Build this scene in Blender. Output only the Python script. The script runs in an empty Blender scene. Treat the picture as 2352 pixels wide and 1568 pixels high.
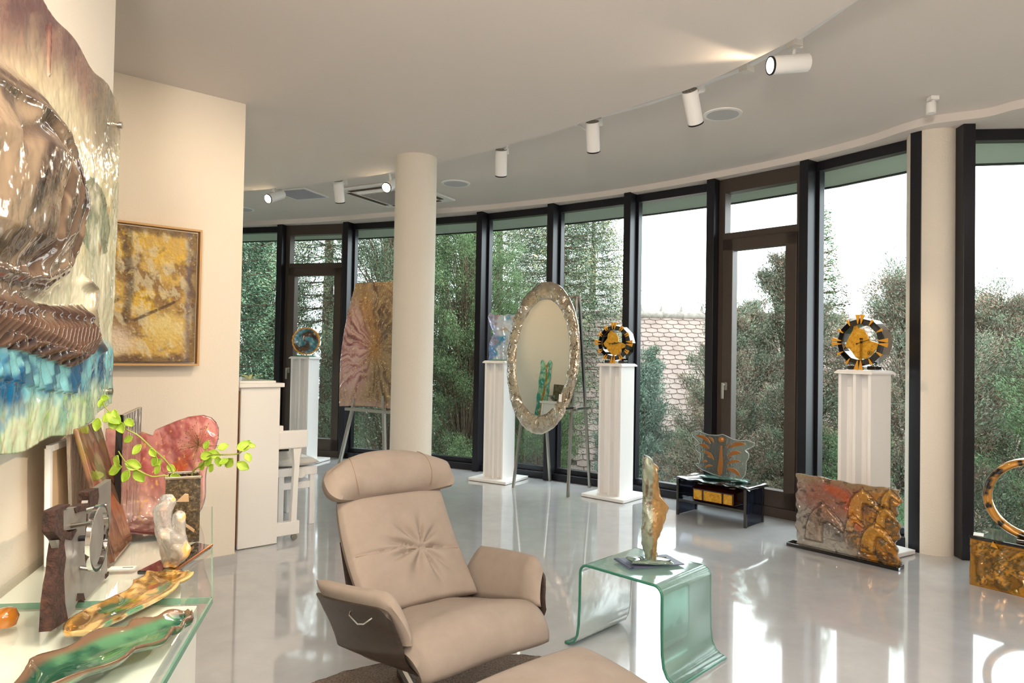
import bpy, math, random
import numpy as np
from mathutils import Vector, Matrix
random.seed(7); rng = np.random.default_rng(7)
D = bpy.data; SC = bpy.context.scene; COL = SC.collection
PI = math.pi; R = math.radians

# ---------------------------------------------------------------- camera, world, exposure
F = 1568.0                       # focal length in pixels of the 2352 x 1568 frame (24 mm on 36 mm)
EYE = Vector((0, 0, 1.3)); PITCH = R(1.13); ROLL = 0.0175
fwd = Vector((0, math.cos(PITCH), math.sin(PITCH)))
_r0 = Vector((1, 0, 0)); _u0 = Vector((0, -math.sin(PITCH), math.cos(PITCH)))
RT = _r0*math.cos(ROLL) + _u0*math.sin(ROLL); UP = _u0*math.cos(ROLL) - _r0*math.sin(ROLL)
cd = D.cameras.new('camera'); cam = D.objects.new('camera', cd); COL.objects.link(cam)
cd.sensor_width = 36; cd.lens = 24; cd.clip_start = .02; cd.clip_end = 300
cam.matrix_world = Matrix(((RT.x, UP.x, -fwd.x, EYE.x), (RT.y, UP.y, -fwd.y, EYE.y), (RT.z, UP.z, -fwd.z, EYE.z), (0, 0, 0, 1)))
SC.camera = cam
SC.view_settings.view_transform = 'Standard'; SC.view_settings.look = 'None'
SC.view_settings.gamma = 1; SC.view_settings.use_curve_mapping = False
SC.view_settings.exposure = 0.95
W = D.worlds.new('overcast'); SC.world = W; W.use_nodes = True
_bg = W.node_tree.nodes['Background']; _bg.inputs[0].default_value = (.90, .955, 1, 1); _bg.inputs[1].default_value = 3.7
SC.cycles.max_bounces = 8; SC.cycles.transparent_max_bounces = 10
WARM = (1, .78, .54)

def light(name, kind, loc, aim, power, col=WARM, **kw):
    l = D.lights.new(name, kind); l.energy = power; l.color = col
    for k, v in kw.items(): setattr(l, k, v)
    o = D.objects.new(name, l); COL.objects.link(o); o.location = loc
    o.rotation_euler = (Vector(aim) - Vector(loc)).to_track_quat('-Z', 'Y').to_euler()
    o['kind'] = 'helper'
    return o
# unseen area lights added as fill for the room, no fixtures modelled
light('room_fill_light', 'AREA', (1.6, -1.2, 2.78), (1.6, -1.2, 0), 38, (1, .97, .94), shape='RECTANGLE', size=3.4, size_y=2.2)
light('upward_fill_light', 'AREA', (-.2, -.7, 1.9), (-.1, .1, 2.8), 46, (1, .885, .78), shape='DISK', size=.5)  # added fill aimed upwards to brighten the ceiling, not a fixture
light('room_fill_light', 'AREA', (.1, 1.0, 2.79), (.1, 1.0, 0), 20, (1, .88, .74), shape='DISK', size=.8)
light('room_fill_light', 'AREA', (3.6, 1.6, 2.9), (3.6, 1.6, 0), 7, (1, .94, .88), shape='DISK', size=1.2)
# unseen spots added to wash the left walls, the panel and the console
light('added_wall_wash', 'SPOT', (-.15, .55, 2.72), (-1.05, 1.75, 1.5), 36, WARM, spot_size=R(60), spot_blend=.7, shadow_soft_size=.03)
light('added_wall_wash', 'SPOT', (1.7, .9, 2.6), (-1.2, 1.85, 1.0), 95, WARM, spot_size=R(40), spot_blend=.7, shadow_soft_size=.03)
light('added_wall_wash', 'SPOT', (-.2, 2.9, 2.72), (-2.05, 3.9, 1.5), 46, WARM, spot_size=R(75), spot_blend=.8, shadow_soft_size=.04)

# ---------------------------------------------------------------- helpers
def ray(px, py): return fwd*F + RT*(px - 1176) - UP*(py - 784)
def onz(px, py, h):
    d = ray(px, py); return EYE + d*((h - EYE.z)/d.z)
def aty(px, py, y):
    d = ray(px, py); return EYE + d*(y/d.y)
def onpl(px, py, P, n):
    d = ray(px, py); return EYE + d*((Vector(P) - EYE).dot(n)/d.dot(n))
def lin(c):
    c = c/255.0
    return c/12.92 if c <= .04045 else ((c + .055)/1.055)**2.4
def rgb(r, g, b): return (lin(r), lin(g), lin(b), 1)
def nrgb(*c): return np.array(rgb(*c)[:3])

def mat(name, col=(.5, .5, .5, 1), rough=.5, metal=0, trans=0, ior=1.45, coat=0, spec=.5, emit=None, noise=None, bump=None, attr=False, sub=0, alpha=1):
    m = D.materials.new(name); m.use_nodes = True; nt = m.node_tree; N = nt.nodes; L = nt.links
    b = N['Principled BSDF']; I = b.inputs
    I['Base Color'].default_value = col; I['Roughness'].default_value = rough; I['Metallic'].default_value = metal
    I['Transmission Weight'].default_value = trans; I['IOR'].default_value = ior; I['Coat Weight'].default_value = coat
    I['Coat Roughness'].default_value = .04
    I['Specular IOR Level'].default_value = spec; I['Alpha'].default_value = alpha
    if emit: I['Emission Color'].default_value = emit[0]; I['Emission Strength'].default_value = emit[1]
    tc = None
    def coord():
        nonlocal tc
        if tc is None: tc = N.new('ShaderNodeTexCoord')
        return tc.outputs['Object']
    if noise:                                    # (list of (pos, colour), scale, detail, stretch)
        stops, scale, det = noise[:3]
        t = N.new('ShaderNodeTexNoise'); t.inputs['Scale'].default_value = scale; t.inputs['Detail'].default_value = det
        t.inputs['Roughness'].default_value = .65
        if len(noise) > 3:
            mp = N.new('ShaderNodeMapping'); mp.inputs['Scale'].default_value = noise[3]
            L.new(coord(), mp.inputs[0]); L.new(mp.outputs[0], t.inputs['Vector'])
            if len(noise) > 4: t.inputs['Distortion'].default_value = noise[4]
        else: L.new(coord(), t.inputs['Vector'])
        rp = N.new('ShaderNodeValToRGB'); e = rp.color_ramp.elements
        while len(e) < len(stops): e.new(.5)
        for k, (p, c) in enumerate(stops): e[k].position = p; e[k].color = c
        L.new(t.outputs['Fac'], rp.inputs[0]); L.new(rp.outputs[0], I['Base Color'])
    if attr:
        a = N.new('ShaderNodeAttribute'); a.attribute_name = 'Col'
        L.new(a.outputs['Color'], I['Base Color'])
        if attr == 'metal': L.new(a.outputs['Alpha'], I['Metallic'])
        if attr == 'trans': L.new(a.outputs['Alpha'], I['Transmission Weight'])
    if bump:                                     # (scale, detail, strength, distance[, stretch])
        t2 = N.new('ShaderNodeTexNoise'); t2.inputs['Scale'].default_value = bump[0]; t2.inputs['Detail'].default_value = bump[1]
        if len(bump) > 4:
            mp = N.new('ShaderNodeMapping'); mp.inputs['Scale'].default_value = bump[4]
            L.new(coord(), mp.inputs[0]); L.new(mp.outputs[0], t2.inputs['Vector'])
        else: L.new(coord(), t2.inputs['Vector'])
        bp = N.new('ShaderNodeBump'); bp.inputs['Strength'].default_value = bump[2]; bp.inputs['Distance'].default_value = bump[3]
        L.new(t2.outputs['Fac'], bp.inputs['Height']); L.new(bp.outputs[0], I['Normal'])
    return m

def pane_mat(name, tint, ior=1.5):
    m = D.materials.new(name); m.use_nodes = True; nt = m.node_tree; N = nt.nodes; L = nt.links
    N.remove(N['Principled BSDF']); out = N['Material Output']
    t = N.new('ShaderNodeBsdfTransparent'); t.inputs[0].default_value = tint
    g = N.new('ShaderNodeBsdfGlossy'); g.inputs['Roughness'].default_value = 0
    f = N.new('ShaderNodeFresnel'); f.inputs[0].default_value = ior
    mx = N.new('ShaderNodeMixShader'); ge = N.new('ShaderNodeNewGeometry'); mu = N.new('ShaderNodeMath'); mu.operation = 'SUBTRACT'; mu.use_clamp = True
    L.new(f.outputs[0], mu.inputs[0]); L.new(ge.outputs['Backfacing'], mu.inputs[1]); L.new(mu.outputs[0], mx.inputs[0]); L.new(t.outputs[0], mx.inputs[1]); L.new(g.outputs[0], mx.inputs[2])
    L.new(mx.outputs[0], out.inputs[0]); return m

def link(o, parent=None):
    COL.objects.link(o)
    if parent: o.parent = parent
    return o
def tag(o, label=None, cat=None, group=None, kind=None):
    if label: o['label'] = label
    if cat: o['category'] = cat
    if group: o['group'] = group
    if kind: o['kind'] = kind
    return o
def thing(name, label, cat, loc=(0, 0, 0), rz=0, group=None, kind=None):
    o = D.objects.new(name, None); o.empty_display_size = .05; COL.objects.link(o)
    o.location = loc; o.rotation_euler = (0, 0, rz)
    return tag(o, label, cat, group, kind)
def copy_tree(o, parent=None):
    c = o.copy(); COL.objects.link(c); c.parent = parent
    for ch in list(o.children): copy_tree(ch, c)
    return c

class MB:
    def __init__(s): s.v = []; s.f = []
    def add(s, v, f):
        o = len(s.v); s.v += [tuple(p) for p in v]; s.f += [tuple(i + o for i in q) for q in f]; return s
    def box(s, c, sz, rz=0, M=None):
        x, y, z = sz[0]/2, sz[1]/2, sz[2]/2
        v = [Vector((a*x, b*y, d*z)) for d in (-1, 1) for b in (-1, 1) for a in (-1, 1)]
        if M is None: M = Matrix.Rotation(rz, 3, 'Z')
        v = [M @ p + Vector(c) for p in v]
        return s.add(v, [(0, 2, 3, 1), (4, 5, 7, 6), (0, 1, 5, 4), (2, 6, 7, 3), (0, 4, 6, 2), (1, 3, 7, 5)])
    def bar(s, p, q, w, h, up=(0, 0, 1)):
        p = Vector(p); q = Vector(q); d = (q - p); L = d.length; d.normalize()
        u = Vector(up); x = d.cross(u)
        if x.length < 1e-5: x = d.cross(Vector((0, 1, 0)))
        x.normalize(); y = x.cross(d)
        M = Matrix((x, d, y)).transposed()
        return s.box((p + q)/2, (w, L, h), M=M)
    def tube(s, pts, r, n=10):
        pts = [Vector(p) for p in pts]; rs = r if isinstance(r, (list, tuple)) else [r]*len(pts)
        v = []; prev = None
        for i, p in enumerate(pts):
            d = (pts[min(i + 1, len(pts) - 1)] - pts[max(i - 1, 0)]).normalized()
            if prev is None:
                x = d.cross(Vector((0, 0, 1)));
                if x.length < 1e-3: x = d.cross(Vector((1, 0, 0)))
            else: x = prev - d*prev.dot(d)
            x.normalize(); prev = x; y = d.cross(x)
            for k in range(n):
                a = 2*PI*k/n; v.append(p + (x*math.cos(a) + y*math.sin(a))*rs[i])
        f = [(i*n + k, i*n + (k + 1) % n, (i + 1)*n + (k + 1) % n, (i + 1)*n + k) for i in range(len(pts) - 1) for k in range(n)]
        f += [tuple(range(n))[::-1], tuple((len(pts) - 1)*n + k for k in range(n))]
        return s.add(v, f)
    def lathe(s, prof, n=24, c=(0, 0, 0), M=None):
        v = []; M = M or Matrix.Identity(3)
        for r, z in prof:
            for k in range(n):
                a = 2*PI*k/n; v.append(M @ Vector((r*math.cos(a), r*math.sin(a), z)) + Vector(c))
        f = [(i*n + k, i*n + (k + 1) % n, (i + 1)*n + (k + 1) % n, (i + 1)*n + k) for i in range(len(prof) - 1) for k in range(n)]
        f += [tuple(range(n))[::-1], tuple((len(prof) - 1)*n + k for k in range(n))]
        return s.add(v, f)
    def prism(s, poly, off):                      # closed 3-D outline pushed along a vector
        n = len(poly); off = Vector(off); a = [Vector(p) for p in poly]; b = [p + off for p in a]
        return s.add(a + b, [tuple(range(n))[::-1], tuple(range(n, 2*n))] + [(k, (k + 1) % n, n + (k + 1) % n, n + k) for k in range(n)])
    def prism_z(s, poly, z0, z1): return s.prism([(p[0], p[1], z0) for p in poly], (0, 0, z1 - z0))
    def grid(s, fn, nu, nv, wrap=False):
        v = [fn(i/nu, j/nv) for j in range(nv + 1) for i in range(nu + (0 if wrap else 1))]
        w = nu if wrap else nu + 1
        f = [(j*w + i, j*w + (i + 1) % w, (j + 1)*w + (i + 1) % w, (j + 1)*w + i) for j in range(nv) for i in range(nu)]
        return s.add(v, f)
    def cushion(s, S, T, nu=24, nv=24):           # surface S(u,v) swollen by +-T(u,v), closing where T falls to nothing at the rim
        P = [[Vector(S(i/nu, j/nv)) for i in range(nu + 1)] for j in range(nv + 1)]
        top = []; bot = []
        for j in range(nv + 1):
            for i in range(nu + 1):
                du = P[j][min(i + 1, nu)] - P[j][max(i - 1, 0)]; dv = P[min(j + 1, nv)][i] - P[max(j - 1, 0)][i]
                n = du.cross(dv).normalized(); t = T(i/nu, j/nv)
                tt, tb = t if isinstance(t, tuple) else (t, t)
                top.append(P[j][i] + n*tt); bot.append(P[j][i] - n*tb)
        w = nu + 1; o = w*(nv + 1)
        f = [(j*w + i, j*w + i + 1, (j + 1)*w + i + 1, (j + 1)*w + i) for j in range(nv) for i in range(nu)]
        g = [tuple(k + o for k in q[::-1]) for q in f]
        e = [(i, o + i, o + i + 1, i + 1) for i in range(nu)] + [(nv*w + i + 1, o + nv*w + i + 1, o + nv*w + i, nv*w + i) for i in range(nu)]
        e += [(j*w + w + 0, o + j*w + w, o + j*w, j*w) for j in range(nv)] + [(j*w + nu, o + j*w + nu, o + j*w + w + nu, j*w + w + nu) for j in range(nv)]
        return s.add(top + bot, f + g + e)
    def build(s, name, m, parent=None, smooth=None, bevel=0, sub=0, seg=2):
        me = D.meshes.new(name); me.from_pydata(s.v, [], s.f); me.update()
        import bmesh
        bm = bmesh.new(); bm.from_mesh(me); bmesh.ops.recalc_face_normals(bm, faces=bm.faces); bm.to_mesh(me); bm.free()
        me.materials.append(m)
        if smooth is not None:
            me.polygons.foreach_set('use_smooth', [True]*len(me.polygons)); me.set_sharp_from_angle(angle=R(smooth))
        o = D.objects.new(name, me); link(o, parent)
        if bevel:
            b = o.modifiers.new('bevel', 'BEVEL'); b.width = bevel; b.segments = seg; b.limit_method = 'ANGLE'; b.angle_limit = R(40)
        if sub:
            b = o.modifiers.new('sub', 'SUBSURF'); b.levels = sub; b.render_levels = sub
        return o

def np_mesh(name, v, quads, m, parent=None, col=None, smooth=True):
    me = D.meshes.new(name); v = np.asarray(v, np.float32); q = np.asarray(quads, np.int32)
    me.vertices.add(len(v)); me.vertices.foreach_set('co', v.ravel())
    me.loops.add(q.size); me.loops.foreach_set('vertex_index', q.ravel())
    me.polygons.add(len(q)); me.polygons.foreach_set('loop_start', np.arange(0, q.size, 4, dtype=np.int32))
    me.polygons.foreach_set('use_smooth', np.full(len(q), smooth))
    if col is not None:
        a = me.attributes.new('Col', 'FLOAT_COLOR', 'POINT'); a.data.foreach_set('color', np.asarray(col, np.float32).ravel())
    me.update(calc_edges=True); me.validate(); me.materials.append(m)
    return link(D.objects.new(name, me), parent)

def vnoise(x, y, seed=0):
    x = np.asarray(x, float); y = np.asarray(y, float)
    xi = np.floor(x); yi = np.floor(y); fx = x - xi; fy = y - yi
    fx = fx*fx*(3 - 2*fx); fy = fy*fy*(3 - 2*fy)
    def h(a, b):
        t = np.sin(a*127.1 + b*311.7 + seed*74.7)*43758.5453; return t - np.floor(t)
    return (h(xi, yi)*(1 - fx) + h(xi + 1, yi)*fx)*(1 - fy) + (h(xi, yi + 1)*(1 - fx) + h(xi + 1, yi + 1)*fx)*fy
def fbm(x, y, o=4, seed=0):
    t = 0; a = .5; n = 0
    for k in range(o):
        t = t + a*vnoise(x*2**k, y*2**k, seed + k); n += a; a *= .55
    return t/n
def ss(a, b, x):
    t = np.clip((x - a)/(b - a), 0, 1); return t*t*(3 - 2*t)
def mixc(c, d, f): return c*(1 - f[..., None]) + d*f[..., None]
def seg_dist(x, y, pts):
    d = np.full(np.shape(x), 9.0); tt = np.zeros(np.shape(x)); n = len(pts) - 1
    for k in range(n):
        ax, ay = pts[k]; bx, by = pts[k + 1]; L = (bx - ax)**2 + (by - ay)**2 + 1e-12
        t = np.clip(((x - ax)*(bx - ax) + (y - ay)*(by - ay))/L, 0, 1)
        e = np.hypot(x - ax - t*(bx - ax), y - ay - t*(by - ay)); m = e < d
        d = np.where(m, e, d); tt = np.where(m, (k + t)/n, tt)
    return d, tt
def inside(x, y, poly):
    c = np.zeros(np.shape(x), bool); j = len(poly) - 1
    for i in range(len(poly)):
        xi, yi = poly[i]; xj, yj = poly[j]
        if yi != yj: c ^= ((yi > y) != (yj > y)) & (x < (xj - xi)*(y - yi)/(yj - yi) + xi)
        j = i
    return c
def relief(name, m, parent, org, ux, uz, nrm, xl, xr, yb, yt, nu, nv, thick, fn):
    """A cast panel: x, y are metres in its own plane; fn gives relief height, colour and alpha per point."""
    u, v = np.meshgrid(np.linspace(0, 1, nu + 1), np.linspace(0, 1, nv + 1))
    x = xl(v)*(1 - u) + xr(v)*u; y = yb(u)*(1 - v) + yt(u)*v
    d, c, al = fn(x, y, u, v)
    org, ux, uz, nrm = [np.array(tuple(k)) for k in (org, ux, uz, nrm)]
    base = org + x[..., None]*ux + y[..., None]*uz
    fr = base + nrm*np.asarray(d)[..., None]; bk = base - nrm*thick
    V = np.concatenate([fr.reshape(-1, 3), bk.reshape(-1, 3)]); w = nu + 1; o = w*(nv + 1)
    j, i = np.meshgrid(np.arange(nv), np.arange(nu), indexing='ij'); a = (j*w + i).ravel()
    f = np.stack([a, a + 1, a + w + 1, a + w], 1); g = f[:, ::-1] + o
    i = np.arange(nu); e1 = np.stack([i, i + o, i + 1 + o, i + 1], 1)
    e2 = np.stack([nv*w + i + 1, nv*w + i + 1 + o, nv*w + i + o, nv*w + i], 1)
    j = np.arange(nv)*w; e3 = np.stack([j + w, j + w + o, j + o, j], 1); e4 = np.stack([j + nu, j + nu + o, j + w + nu + o, j + w + nu], 1)
    C = np.concatenate([c.reshape(-1, 3)]*2); A = np.concatenate([np.broadcast_to(al, x.shape).reshape(-1, 1)]*2)
    return np_mesh(name, V, np.concatenate([f, g, e1, e2, e3, e4]), m, parent, np.concatenate([C, A], 1))
def loft(name, m, parent, rows, n=28, bump=0, freq=20, seed=1, colour=None, M=None, org=(0, 0, 0)):
    """Stacked rounded rows (z, cx, cy, rx, ry); lumpy by noise."""
    v = []; k = np.arange(n)*2*PI/n
    for (z, cx, cy, rx, ry) in rows:
        nn = (fbm(np.cos(k)*1.3 + z*freq, np.sin(k)*1.3 + 7, 4, seed) - .5)*2*bump
        ex = np.sign(np.cos(k))*np.abs(np.cos(k))**.8; ey = np.sign(np.sin(k))*np.abs(np.sin(k))**.8
        v.append(np.stack([cx + ex*(rx + nn*min(1, rx/.01)), cy + ey*(ry + nn*min(1, ry/.01)), np.full(n, z)], 1))
    nr = len(rows); V = np.concatenate(v)
    q = [(i*n + a, i*n + (a + 1) % n, (i + 1)*n + (a + 1) % n, (i + 1)*n + a) for i in range(nr - 1) for a in range(n)]
    for base in (0, (nr - 1)*n):
        for a in range(n//2 - 1):
            p = (base + a, base + a + 1, base + n - 2 - a, base + n - 1 - a); q.append(p if base else p[::-1])
    C = colour(V) if colour else None
    if M is not None: V = V @ np.array(M).T
    return np_mesh(name, V + np.array(tuple(org)), q, m, parent, C)
def interp_rows(keys, n):
    ks = np.array(keys, float); t = np.linspace(0, len(keys) - 1, n); i = np.minimum(t.astype(int), len(keys) - 2); f = (t - i)[:, None]
    p0 = ks[np.maximum(i - 1, 0)]; p1 = ks[i]; p2 = ks[i + 1]; p3 = ks[np.minimum(i + 2, len(keys) - 1)]
    return .5*((2*p1) + (-p0 + p2)*f + (2*p0 - 5*p1 + 4*p2 - p3)*f**2 + (-p0 + 3*p1 - 3*p2 + p3)*f**3)

# ---------------------------------------------------------------- shared materials
m_wall = mat('wall_plaster', rgb(238, 228, 212), .7, bump=(160, 3, .25, .004))
m_ceil = mat('ceiling_paint', rgb(228, 220, 214), .75)
m_col = mat('column_plaster', rgb(232, 224, 210), .7, bump=(90, 4, .5, .006))
m_floor = mat('epoxy_floor', rgb(192, 193, 195), .07, coat=.6, noise=([(.3, rgb(186, 187, 189)), (.7, rgb(198, 199, 201))], 6, 6), bump=(3, 2, .02, .01))
m_black = mat('anthracite_aluminium', rgb(34, 34, 40), .3, .3)
m_brown = mat('brown_aluminium', rgb(78, 68, 62), .38, .2)
m_pane = pane_mat('window_glass', (.95, .985, .97, 1))
m_white = mat('white_lacquer', rgb(246, 245, 244), .3)
m_whitegl = mat('white_gloss', rgb(240, 236, 230), .18, coat=.25)
m_steel = mat('brushed_steel', rgb(170, 166, 158), .3, 1)
m_chrome = mat('chrome', rgb(220, 220, 220), .06, 1)
m_blackgl = mat('black_glass', rgb(10, 10, 12), .04, coat=1)
m_leather = mat('taupe_nubuck', rgb(150, 137, 126), .85, noise=([(.3, rgb(144, 131, 120)), (.7, rgb(156, 143, 132))], 9, 6), bump=(500, 2, .12, .002))
m_seam = mat('seam_thread', rgb(140, 118, 98), .9)
m_wood = mat('dark_stained_veneer', rgb(62, 52, 47), .42, noise=([(.3, rgb(52, 44, 40)), (.7, rgb(70, 59, 52))], 14, 5, (1, 1, 9)))
m_gold = mat('gold_leaf', rgb(226, 172, 62), .32, .35, noise=([(.25, rgb(176, 118, 22)), (.5, rgb(226, 168, 52)), (.8, rgb(248, 204, 96))], 38, 5), bump=(60, 3, .6, .004))
m_goldflat = mat('gold_paint', rgb(232, 168, 58), .4, .45)
m_attr = mat('fused_glass', rough=.1, attr='metal', coat=.8, spec=.6)
m_attr_matte = mat('oil_paint', rough=.5, attr=True, bump=(70, 4, .8, .006))
m_attr_tr = mat('cast_glass', rough=.07, attr='trans', ior=1.42, coat=.4, bump=(45, 3, .35, .006))
m_green_edge = mat('glass_edge_green', rgb(120, 170, 148), .1, trans=.35)
m_glow = mat('lamp_glow', rgb(255, 240, 215), .4, emit=((1, .86, .62, 1), 9))
m_leaf = mat('fresh_leaf', rgb(150, 180, 50), .45, noise=([(.3, rgb(128, 165, 36)), (.7, rgb(178, 204, 78))], 30, 3))
m_stem = mat('green_stem', rgb(150, 160, 70), .5)

def struct(o, label=None, name=None):
    o['kind'] = 'structure'
    if label: o['label'] = label
    return o

# ---------------------------------------------------------------- plan of the room
MP = [Vector(p + (0,)) for p in [(-4.72, 8.98), (-3.87, 8.82), (-2.99, 8.60), (-2.10, 8.36), (-1.26, 8.03), (-.42, 7.63), (.35, 7.16), (1.07, 6.64), (1.72, 6.08), (2.29, 5.46), (2.76, 4.74)]]
MP2 = [Vector(p + (0,)) for p in [(2.99, 4.53), (3.95, 4.43), (4.9, 4.25), (5.7, 3.95)]]
OUT = .13
def outward(a, b):
    d = (b - a).normalized(); return Vector((-d.y, d.x, 0))
line = [p + outward(MP[max(i - 1, 0)], MP[min(i + 1, len(MP) - 1)])*.2 for i, p in enumerate(MP)]
line2 = [p + Vector((.05, .22, 0)) for p in MP2]
edge_out = [(-5.6, 9.25)] + [(p.x, p.y) for p in line] + [(p.x, p.y) for p in line2]
floor_poly = [(-5.6, -4.1)] + edge_out[:1] + edge_out[1:] + [(5.9, -4.1)]
struct(MB().prism_z(floor_poly, -.25, 0).build('floor', m_floor), 'glossy pale grey poured floor')
OZ = 2.95; LZ = 2.82
struct(MB().prism_z(floor_poly, OZ, OZ + .2).build('ceiling', m_ceil), 'higher outer ceiling strip along the windows')
ce = [(2.4, .4), (2.05, 1.5), (1.72, 2.3), (1.43, 2.85), (1.32, 3.19), (1.17, 3.50), (1.0, 3.80), (.80, 4.02), (.31, 4.56), (-.15, 5.02), (-.63, 5.42), (-1.15, 5.80), (-1.74, 6.13), (-2.6, 6.50), (-3.6, 6.8), (-5.6, 7.2)]
cs = interp_rows(ce, 70)
struct(MB().prism_z([tuple(p) for p in cs] + [(-5.6, -4.1), (3.2, -4.1), (2.8, -1.2)], LZ, OZ - .001).build('ceiling_dropped', m_ceil, smooth=30), 'lower inner ceiling with a curved edge')
# white bulkhead band that follows the windows and swells around the column
bp = interp_rows([(-5.6, 9.1), (-4.5, 8.98), (-3.55, 8.73), (-2.5, 8.42), (-1.45, 7.98), (-.45, 7.57), (.54, 7.02), (1.15, 6.58), (1.68, 6.10), (2.24, 5.49), (2.56, 5.02), (2.68, 4.72), (2.78, 4.55), (2.93, 4.46), (3.06, 4.38), (3.17, 4.22), (3.5, 4.06), (4.3, 3.95), (5.7, 3.6)], 110)
struct(MB().prism_z([tuple(p) for p in bp] + [(6.0, 4.2)] + [tuple(p) for p in edge_out[::-1]], 2.895, OZ).build('trim_1', m_ceil, smooth=30), 'white bulkhead band above the windows')
# walls
m_w = m_wall
w0 = [(-1.38, 2.32), (-1.163, 1.56), (-1.04, 1.1), (-.98, .5), (-1.02, -.4), (-1.2, -1.5), (-1.5, -4.1), (-1.9, -4.1), (-1.6, -1.5), (-1.45, -.3), (-1.5, 1.0), (-1.75, 2.25)]
struct(MB().prism_z(w0, 0, LZ).build('wall_left', m_w), 'cream wall behind the console')
Wu = Vector((.764, .645, 0)); Wv = Vector((-.645, .764, 0)); WC = Vector((-1.67, 4.19, 0))
a = WC; b = WC - Wu*2.0
struct(MB().prism_z([a.xy, b.xy, (b + Wv*.16).xy, (a + Wv*.16).xy], 0, LZ).build('wall_inner', m_w), 'cream wall with the yellow painting')
c0 = WC + Wv*.16 - Wu*.22; c1 = WC + Wv*4.3 - Wu*.22; c2 = WC + Wv*4.9 - Wu*.22
struct(MB().prism_z([c0.xy, c1.xy, (c1 - Wu*.15).xy, (c0 - Wu*.15).xy], 0, LZ).build('wall_piano', m_w), 'wall behind the piano')
struct(MB().prism_z([(-5.6, -4.1), (-5.45, -4.1), (-5.45, 9.1), (-5.6, 9.1)], 0, OZ).build('wall_far_left', m_w), 'far left wall')
struct(MB().prism_z([(-5.6, -4.25), (5.9, -4.25), (5.9, -4.1), (-5.6, -4.1)], 0, OZ).build('wall_back', m_w), 'wall behind the photographer')
struct(MB().prism_z([(5.75, -4.1), (5.9, -4.1), (5.9, 4.1), (5.75, 4.1)], 0, OZ).build('wall_right', m_w), 'right wall')
b0 = WC - Wv*.012 + Wu*.012
struct(MB().prism_z([(WC + Wu*.012 - Wv*.012).xy, (WC - Wu*2 - Wv*.012).xy, (WC - Wu*2).xy, WC.xy, (WC + Wv*.16).xy, (WC + Wv*.16 + Wu*.012).xy], 0, .06).build('baseboard_inner', mat('grey_skirting', rgb(190, 188, 186), .4)), 'low grey baseboard of the painting wall')

def column(name, label, x, y, r, z1):
    prof = [(r, 0.0), (r, z1)]
    return tag(struct(MB().lathe(prof, 48, (x, y, 0)).build(name, m_col, smooth=40)), label)
column('column', 'round white column behind the armchair', -.77, 5.3, .16, LZ)
column('column', 'round white column between the dark window posts', 2.93, 4.765, .158, 2.92)

# ---------------------------------------------------------------- windows and doors
def window(a, b, n_, door=None, last=False):
    d = (b - a).normalized(); n = outward(a, b); L = (b - a).length; mid = (a + b)/2
    w = D.objects.new(('door_%d' if door else 'window_%d') % n_, None); COL.objects.link(w); w.location = (mid.x, mid.y, 0)
    w.rotation_euler = (0, 0, math.atan2(d.y, d.x)); w.empty_display_size = .1
    struct(w, ('brown framed glass door bay with a transom, bay %d of the window wall' if door else 'tall fixed window, bay %d of the window wall') % n_)
    x0 = -L/2; x1 = L/2                             # local: x along the wall, +y outward
    MB().box((x0 + .038, .09, 1.45), (.076, .19, 2.9)).build('mullion', m_black, w, bevel=.004)
    if last: MB().box((x1 + .038, .09, 1.45), (.076, .19, 2.9)).build('mullion', m_black, w, bevel=.004)
    fr = MB(); i0 = x0 + .076; i1 = x1
    if not door:
        fr.box(((i0 + i1)/2, OUT + .02, 2.855), (i1 - i0, .08, .075)); fr.box(((i0 + i1)/2, OUT - .01, .035), (i1 - i0, .14, .07)); fr.box(((i0 + i1)/2, OUT + .02, .095), (i1 - i0, .08, .05))
        fr.box((i0 + .012, OUT + .02, 1.46), (.024, .07, 2.75)); fr.box((i1 - .012, OUT + .02, 1.46), (.024, .07, 2.75))
        fr.build('window_frame', m_black, w, bevel=.003)
        MB().box(((i0 + i1)/2, OUT + .03, 1.47), (i1 - i0 - .04, .012, 2.71)).build('pane', m_pane, w)
    else:
        s = .06
        fr.box(((i0 + i1)/2, OUT + .0, 2.83), (i1 - i0, .1, .12)); fr.box(((i0 + i1)/2, OUT, .04), (i1 - i0, .15, .08))
        fr.box((i0 + s/2, OUT, 1.43), (s, .1, 2.7)); fr.box((i1 - s/2, OUT, 1.43), (s, .1, 2.7)); fr.box(((i0 + i1)/2, OUT, 2.375), (i1 - i0 - 2*s, .1, .07))
        fr.build('door_frame', m_brown, w, bevel=.003)
        lf = D.objects.new('door_leaf', None)
        l = MB(); q0 = i0 + s - .01; q1 = i1 - s + .01; st = .095
        l.box((q0 + st/2, OUT - .02, 1.215), (st, .09, 2.27)); l.box((q1 - st/2, OUT - .02, 1.215), (st, .09, 2.27))
        l.box(((q0 + q1)/2, OUT - .02, 2.30), (q1 - q0, .09, .1)); l.box(((q0 + q1)/2, OUT - .02, .15), (q1 - q0, .09, .14))
        leaf = l.build('door_leaf', m_brown, w, bevel=.004)
        h = MB(); h.box((q0 + st/2, OUT - .072, 1.06), (.028, .012, .07)); h.bar((q0 + st/2, OUT - .07, 1.075), (q0 + st/2, OUT - .12, 1.075), .018, .018); h.box((q0 + st/2 - .005, OUT - .12, 1.02), (.02, .014, .14))
        h.build('handle', m_steel, leaf, bevel=.003)
        MB().box(((q0 + q1)/2, OUT - .01, 1.24), (q1 - q0 - 2*st + .02, .012, 2.06)).build('pane', m_pane, leaf)
        MB().box(((i0 + i1)/2, OUT + .01, 2.59), (i1 - i0 - 2*s + .02, .012, .37)).build('pane', m_pane, w)
    return w
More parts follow.
